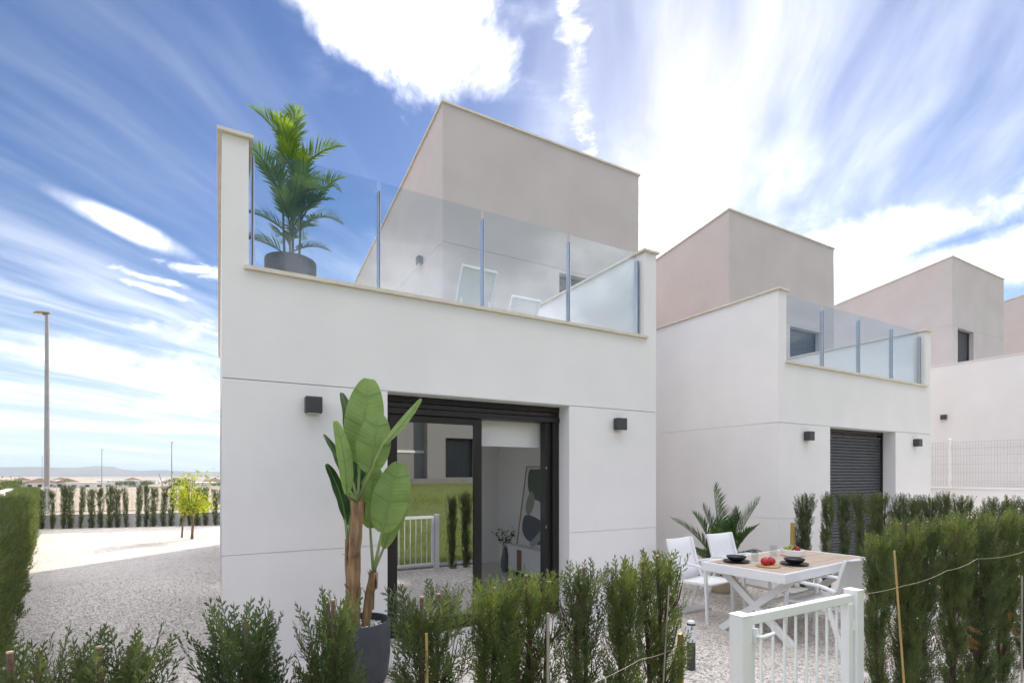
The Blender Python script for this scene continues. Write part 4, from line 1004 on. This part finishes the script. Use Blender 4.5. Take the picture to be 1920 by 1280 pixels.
for i in range(n):
    u = (.35 + i * .255 + random.uniform(-.05, .05)) / dv.length; p = bw0 + dv * u + Vector((-.25 * dv.y / dv.length * -1, -.25, 0)) * 1.0
    k = i % 5; o = far_p[k] if k not in fu else copy_tree(far_p[k]); fu.add(k)
    o.location = (p.x, p.y, 0); o.rotation_euler = (random.uniform(-.05, .05), random.uniform(-.06, .06), random.uniform(0, 6)); s = random.uniform(.75, 1.15); o.scale = (s, s, random.uniform(.9, 1.03))
    tag(o, 'slender young cypress column in front of the low far wall', 'shrub', 'cypress columns along the far wall')
random.seed(8)
ct = thing('citrus_tree', 'small yellow green citrus tree standing on the sunlit gravel', 'tree', (-.62, 16.0, 0))
m = MB(); m.tube([(0, 0, -.02), (.02, .02, .35), (-.02, 0, .70)], [.035, .03, .028], 8); pts = []
for k in range(16):
    a = k * 2.4; ln = random.uniform(.4, .85); tip = Vector((math.cos(a) * ln * .72, math.sin(a) * ln * .7, .88 + random.uniform(-.2, .85)))
    m.tube([(-.02, 0, .62), Vector((-.02, 0, .68)).lerp(tip, .5) + Vector((0, 0, .08)), tip], [.014, .009, .004], 5)
    for j in range(85):
        u = random.uniform(.3, 1.05); pts.append(Vector((-.02, 0, .68)).lerp(tip, u) + Vector(rng.normal(0, .085, 3)))
m.build('trunk', 'trunk', ct, smooth='all'); leaf_cloud('crown', pts, .085, 'citrus', ct)
MB().tube([(-.25, .5, -.02), (-.22, .4, .4), (-.1, .1, .85)], [.026, .022, .016], 8).build('trunk', 'trunk', ct, smooth='all')
def street_lamp(label, x, y, h, k=1.0, rz=0):
    t = thing('street_lamp', label, 'street lamp', (x, y, gz(x, y)), rz, None); h = h - gz(x, y)
    MB().tube([(0, 0, 0), (0, 0, h)], [.10 * k, .06 * k], 16).build('pole', 'galv', t, smooth=True)
    MB().tube([(0, 0, h - .03), (-.16, 0, h + .02)], .045 * k, 10).build('bracket', 'galv', t)
    n = 9; pr = []
    o = MB()
    for i in range(n + 1):
        u = i / n; w = .165 * math.sin(math.pi * (u * .93 + .035)) ** .6
        o.v += [(.14 - u * .66, w * math.cos(a), h + .06 + .085 * math.sin(a) * (math.sin(math.pi * (u * .9 + .05)) ** .6) * (1 if math.sin(a) > 0 else .45)) for a in np.linspace(0, 2 * math.pi, 14, endpoint=False)]
    for i in range(n):
        for j in range(14): o.f.append((i * 14 + j, i * 14 + (j + 1) % 14, (i + 1) * 14 + (j + 1) % 14, (i + 1) * 14 + j))
    o.f += [tuple(range(14)), tuple(range(n * 14, n * 14 + 14))[::-1]]
    hd_ = o.build('lamp_head', 'galv', t, smooth='all')
    MB().prism([(-.42, -.10), (-.10, -.12), (-.10, .12), (-.42, .10)], 'z', h + .012, h + .022).build('lens', 'lens', hd_)
    return t
def gpos(px, t): d = pix_dir(px, 890); return d.x * t, d.y * t
street_lamp('tall galvanised street lamp rising just behind the clipped hedge', *gpos(88, 20.5), 8.0, 1.0, R(-29))
street_lamp('distant street lamp seen between hedge and citrus tree', *gpos(191, 122), 7.6, 1.0, R(140))
street_lamp('distant street lamp directly behind the citrus tree', *gpos(322, 92), 7.4, 1.0, R(140))
street_lamp('faintest distant street lamp beside the tall lamp pole', *gpos(79, 170), 7.6, 1.0, R(140))
x, y = gpos(307, 70); tag(MB().tube([(x, y, -.03), (x - .55, y, 1.9)], .06, 8).build('leaning_pole', 'galv'), 'short grey pole leaning in the sandy field', 'pole')

# ------------------------------------------------------------------ far field
random.seed(77)
def far_house(w, d, h, mat, roof):
    t = bpy.data.objects.new('distant_house', None); COL.objects.link(t)
    wl = MB().box(-w / 2, w / 2, -d / 2, d / 2, -.1, h).build('wall', mat, t)
    if roof: MB().prism([(-w / 2 - .3, h), (w / 2 + .3, h), (0, h + 1.6)], 'y', -d / 2 - .3, d / 2 + .3).build('roof', 'far_roof', t)
    else: MB().box(-w / 2 - .1, w / 2 + .1, -d / 2 - .1, d / 2 + .1, h, h + .35).build('roof', mat, t)
    for x in (-w * .3, 0, w * .3): MB().box(x - .6, x + .6, -d / 2 - .03, -d / 2 + .1, 1.0, 2.4).build('window', 'pane_dark', t)
    MB().box(w / 2 - .1, w / 2 + .03, -1, 1, .0, 2.2).build('door', 'pane_dark', t)
    return t
fh = [far_house(11, 8, 2.9, 'far_wall', False), far_house(9, 8, 3.1, 'far_wall', True), far_house(14, 8, 2.7, 'far_wall2', False)]
lab = ['flat roofed white bungalow on the far side of the field', 'white bungalow with tiled roof across the field', 'long ochre bungalow across the field']; fu = set()
for i in range(34):
    px = -60 + i * 14.5 + random.uniform(-5, 5); t = random.uniform(170, 330); x, y = gpos(px, t); k = random.choice((0, 0, 0, 1, 2)) if i != 5 else 2
    o = fh[k] if k not in fu else copy_tree(fh[k]); fu.add(k); o.location = (x, y, gz(x, y)); o.rotation_euler = (0, 0, random.uniform(-.4, .4)); tag(o, lab[k], 'house', 'bungalows across the field')
for k, o in enumerate(fh):
    if k not in fu: o.location = (*gpos(100 + 40 * k, 260), 0); tag(o, lab[k], 'house', 'bungalows across the field')
def far_tree(kind, seed):
    r_ = np.random.default_rng(seed); t = bpy.data.objects.new('distant_palm' if kind else 'distant_tree', None); COL.objects.link(t)
    if kind:
        MB().tube([(0, 0, -.1), (.1, 0, 4.6)], [.2, .14], 7).build('trunk', 'trunk', t); m = MB()
        for a in range(13):
            c = 6.28 * a / 13; e = r_.uniform(-.2, .9); m.add([(.1, 0, 4.6), (.1 + 1.0 * math.cos(c - .15), 1.0 * math.sin(c - .15), 4.6 + e), (.1 + 1.9 * math.cos(c), 1.9 * math.sin(c), 4.4 + e * .5), (.1 + 1.0 * math.cos(c + .15), 1.0 * math.sin(c + .15), 4.6 + e)], [(0, 1, 2, 3)])
        m.build('crown', 'far_tree', t)
    else:
        MB().tube([(0, 0, -.1), (0, 0, 1.6)], [.18, .1], 7).build('trunk', 'trunk', t)
        P = r_.normal(0, 1, (420, 3)) * (1.0, 1.0, .7) + (0, 0, 2.3); P[:, 2] = np.maximum(P[:, 2], .3); leaf_cloud('crown', P, .45, 'far_tree', t, .7)
    return t
ft = [far_tree(0, 1), far_tree(1, 2), far_tree(0, 3)]; fu = set()
for i in range(56):
    px = -70 + i * 9 + random.uniform(-5, 5); t = random.uniform(120, 300); k = random.choice((0, 1, 2, 2, 0)); x, y = gpos(px, t)
    o = ft[k] if k not in fu else copy_tree(ft[k]); fu.add(k); s = random.uniform(.45, .95); o.location = (x, y, gz(x, y)); o.scale = (s * 1.2, s * 1.2, s); o.rotation_euler = (0, 0, random.uniform(0, 6))
    tag(o, 'small palm with rounded head across the field' if k == 1 else 'low bushy tree across the field', 'palm' if k == 1 else 'tree', 'palms across the field' if k == 1 else 'trees across the field')
for i in range(9):        # yellowish garden shrubs beyond the boundary wall
    px = -30 + i * 8; t = 30 + i * 4; x, y = gpos(px, t); o = copy_tree(ft[(0, 2)[i % 2]]); o.location = (x, y, -.02); o.scale = (.35, .35, .30)
    tag(o, 'low garden bush beyond the white boundary wall', 'bush', 'bushes beyond the boundary wall')
# hills
def ridge(name, dist, prof, depth):
    V = []; F = []; n = len(prof)
    for k, (px, h) in enumerate(prof):
        d = pix_dir(px, 890); d.z = 0; d = d / d.y if d.y > .2 else d
        for q, (f, hh) in enumerate(((.86, 0), (.95, .55), (1.0, 1.0), (1.1, .4))):
            V.append((d.x * dist * f, d.y * dist * f, -6 + (h + 5) * hh))
    for k in range(n - 1):
        for q in range(3): a = k * 4 + q; F.append((a, a + 4, a + 5, a + 1))
    me = bpy.data.meshes.new(name); me.from_pydata(V, [], F); me.update(); tag(link(name, me, 'hill', smooth='all'), kind='structure')
random.seed(12)
ctl = [(-700, 6), (-400, 9), (-200, 11), (-60, 11), (0, 11.5), (60, 12.5), (110, 11), (150, 12), (183, 14.5), (215, 13), (232, 8.5), (265, 7), (300, 8.5), (335, 6.5), (380, 5), (420, 5.5), (600, 7), (900, 9), (1400, 8)]
prof = []
for i in range(len(ctl) - 1):
    for j in range(8):
        u = j / 8; px = ctl[i][0] * (1 - u) + ctl[i + 1][0] * u; h = ctl[i][1] * (1 - u) + ctl[i + 1][1] * u
        prof.append((px, (h + random.uniform(-.35, .35)) * 2600 / 975 + 3))
ridge('hills', 2800, prof, 800)
x, y = gpos(400, 210); mo = MB(); 
tag(MB().lathe([(46, -4.6), (38, -2.4), (24, -.6), (8, .5), (.1, .6)], (x + 14, y, 0), 40).build('sandy_mound', 'sand', smooth='all'), kind='structure')

# ------------------------------------------------------------------ houses across the lawn, seen in the door glass
def opposite(label, x, mat_l, mat_r):
    t = thing('facing_house', label, 'house', (x, -15.2, 1.25))
    MB().box(0, 6.2, -8, 0, -.3, 1.55).build('lower_wall', 'opp_grey', t); MB().box(-.05, 6.2, -8, .04, 1.551, 1.68).build('string_course', 'white', t)
    MB().box(0, 6.2, -8, -.02, 1.681, 6.4).build('upper_wall', mat_l, t)
    m = MB().box(6.21, 7.2, -8, .5, -.3, 5.6).box(8.8, 12.5, -8, .5, -.3, 5.6).box(7.2, 8.8, -8, .5, 2.35, 5.6).box(7.2, 8.8, -8, .5, -.3, .3).box(7.2, 8.8, -8, .2, .3, 2.35)
    m.build('wall', mat_r, t)
    w = MB().box(7.2, 8.8, .2, .28, .3, 2.35).build('window', 'dark_alu', t); MB().box(7.28, 7.97, .281, .285, .38, 2.27).box(8.03, 8.72, .281, .285, .38, 2.27).build('pane', 'pane_dark', w)
    MB().box(-.1, 12.6, .55, .9, -.35, .25).build('plinth', 'asphalt', t)
    return t
opposite('white and grey house up on the grass bank facing the open door', 3.0, 'opp_grey', 'opp_grey')
opposite('white house on the grass bank behind the near gate', 17.5, 'taupe', 'white'); opposite('white house on the grass bank at the hedge end', -11.5, 'taupe', 'white')

# ------------------------------------------------------------------ haze
hz_ = MB().box(-6900, 6900, -300, 6900, -8, 60).build('haze', None); tag(hz_, 'pale blue haze in the far air', 'haze', kind='stuff')
hm = bpy.data.materials.new('haze'); hm.use_nodes = True; hn_ = hm.node_tree; hn_.nodes.clear()
pv = hn_.nodes.new('ShaderNodeVolumePrincipled'); pv.inputs['Density'].default_value = .00024; pv.inputs['Color'].default_value = (.66, .80, 1, 1); pv.inputs['Anisotropy'].default_value = .2
ho = hn_.nodes.new('ShaderNodeOutputMaterial'); hn_.links.new(pv.outputs[0], ho.inputs['Volume']); hz_.data.materials.append(hm)
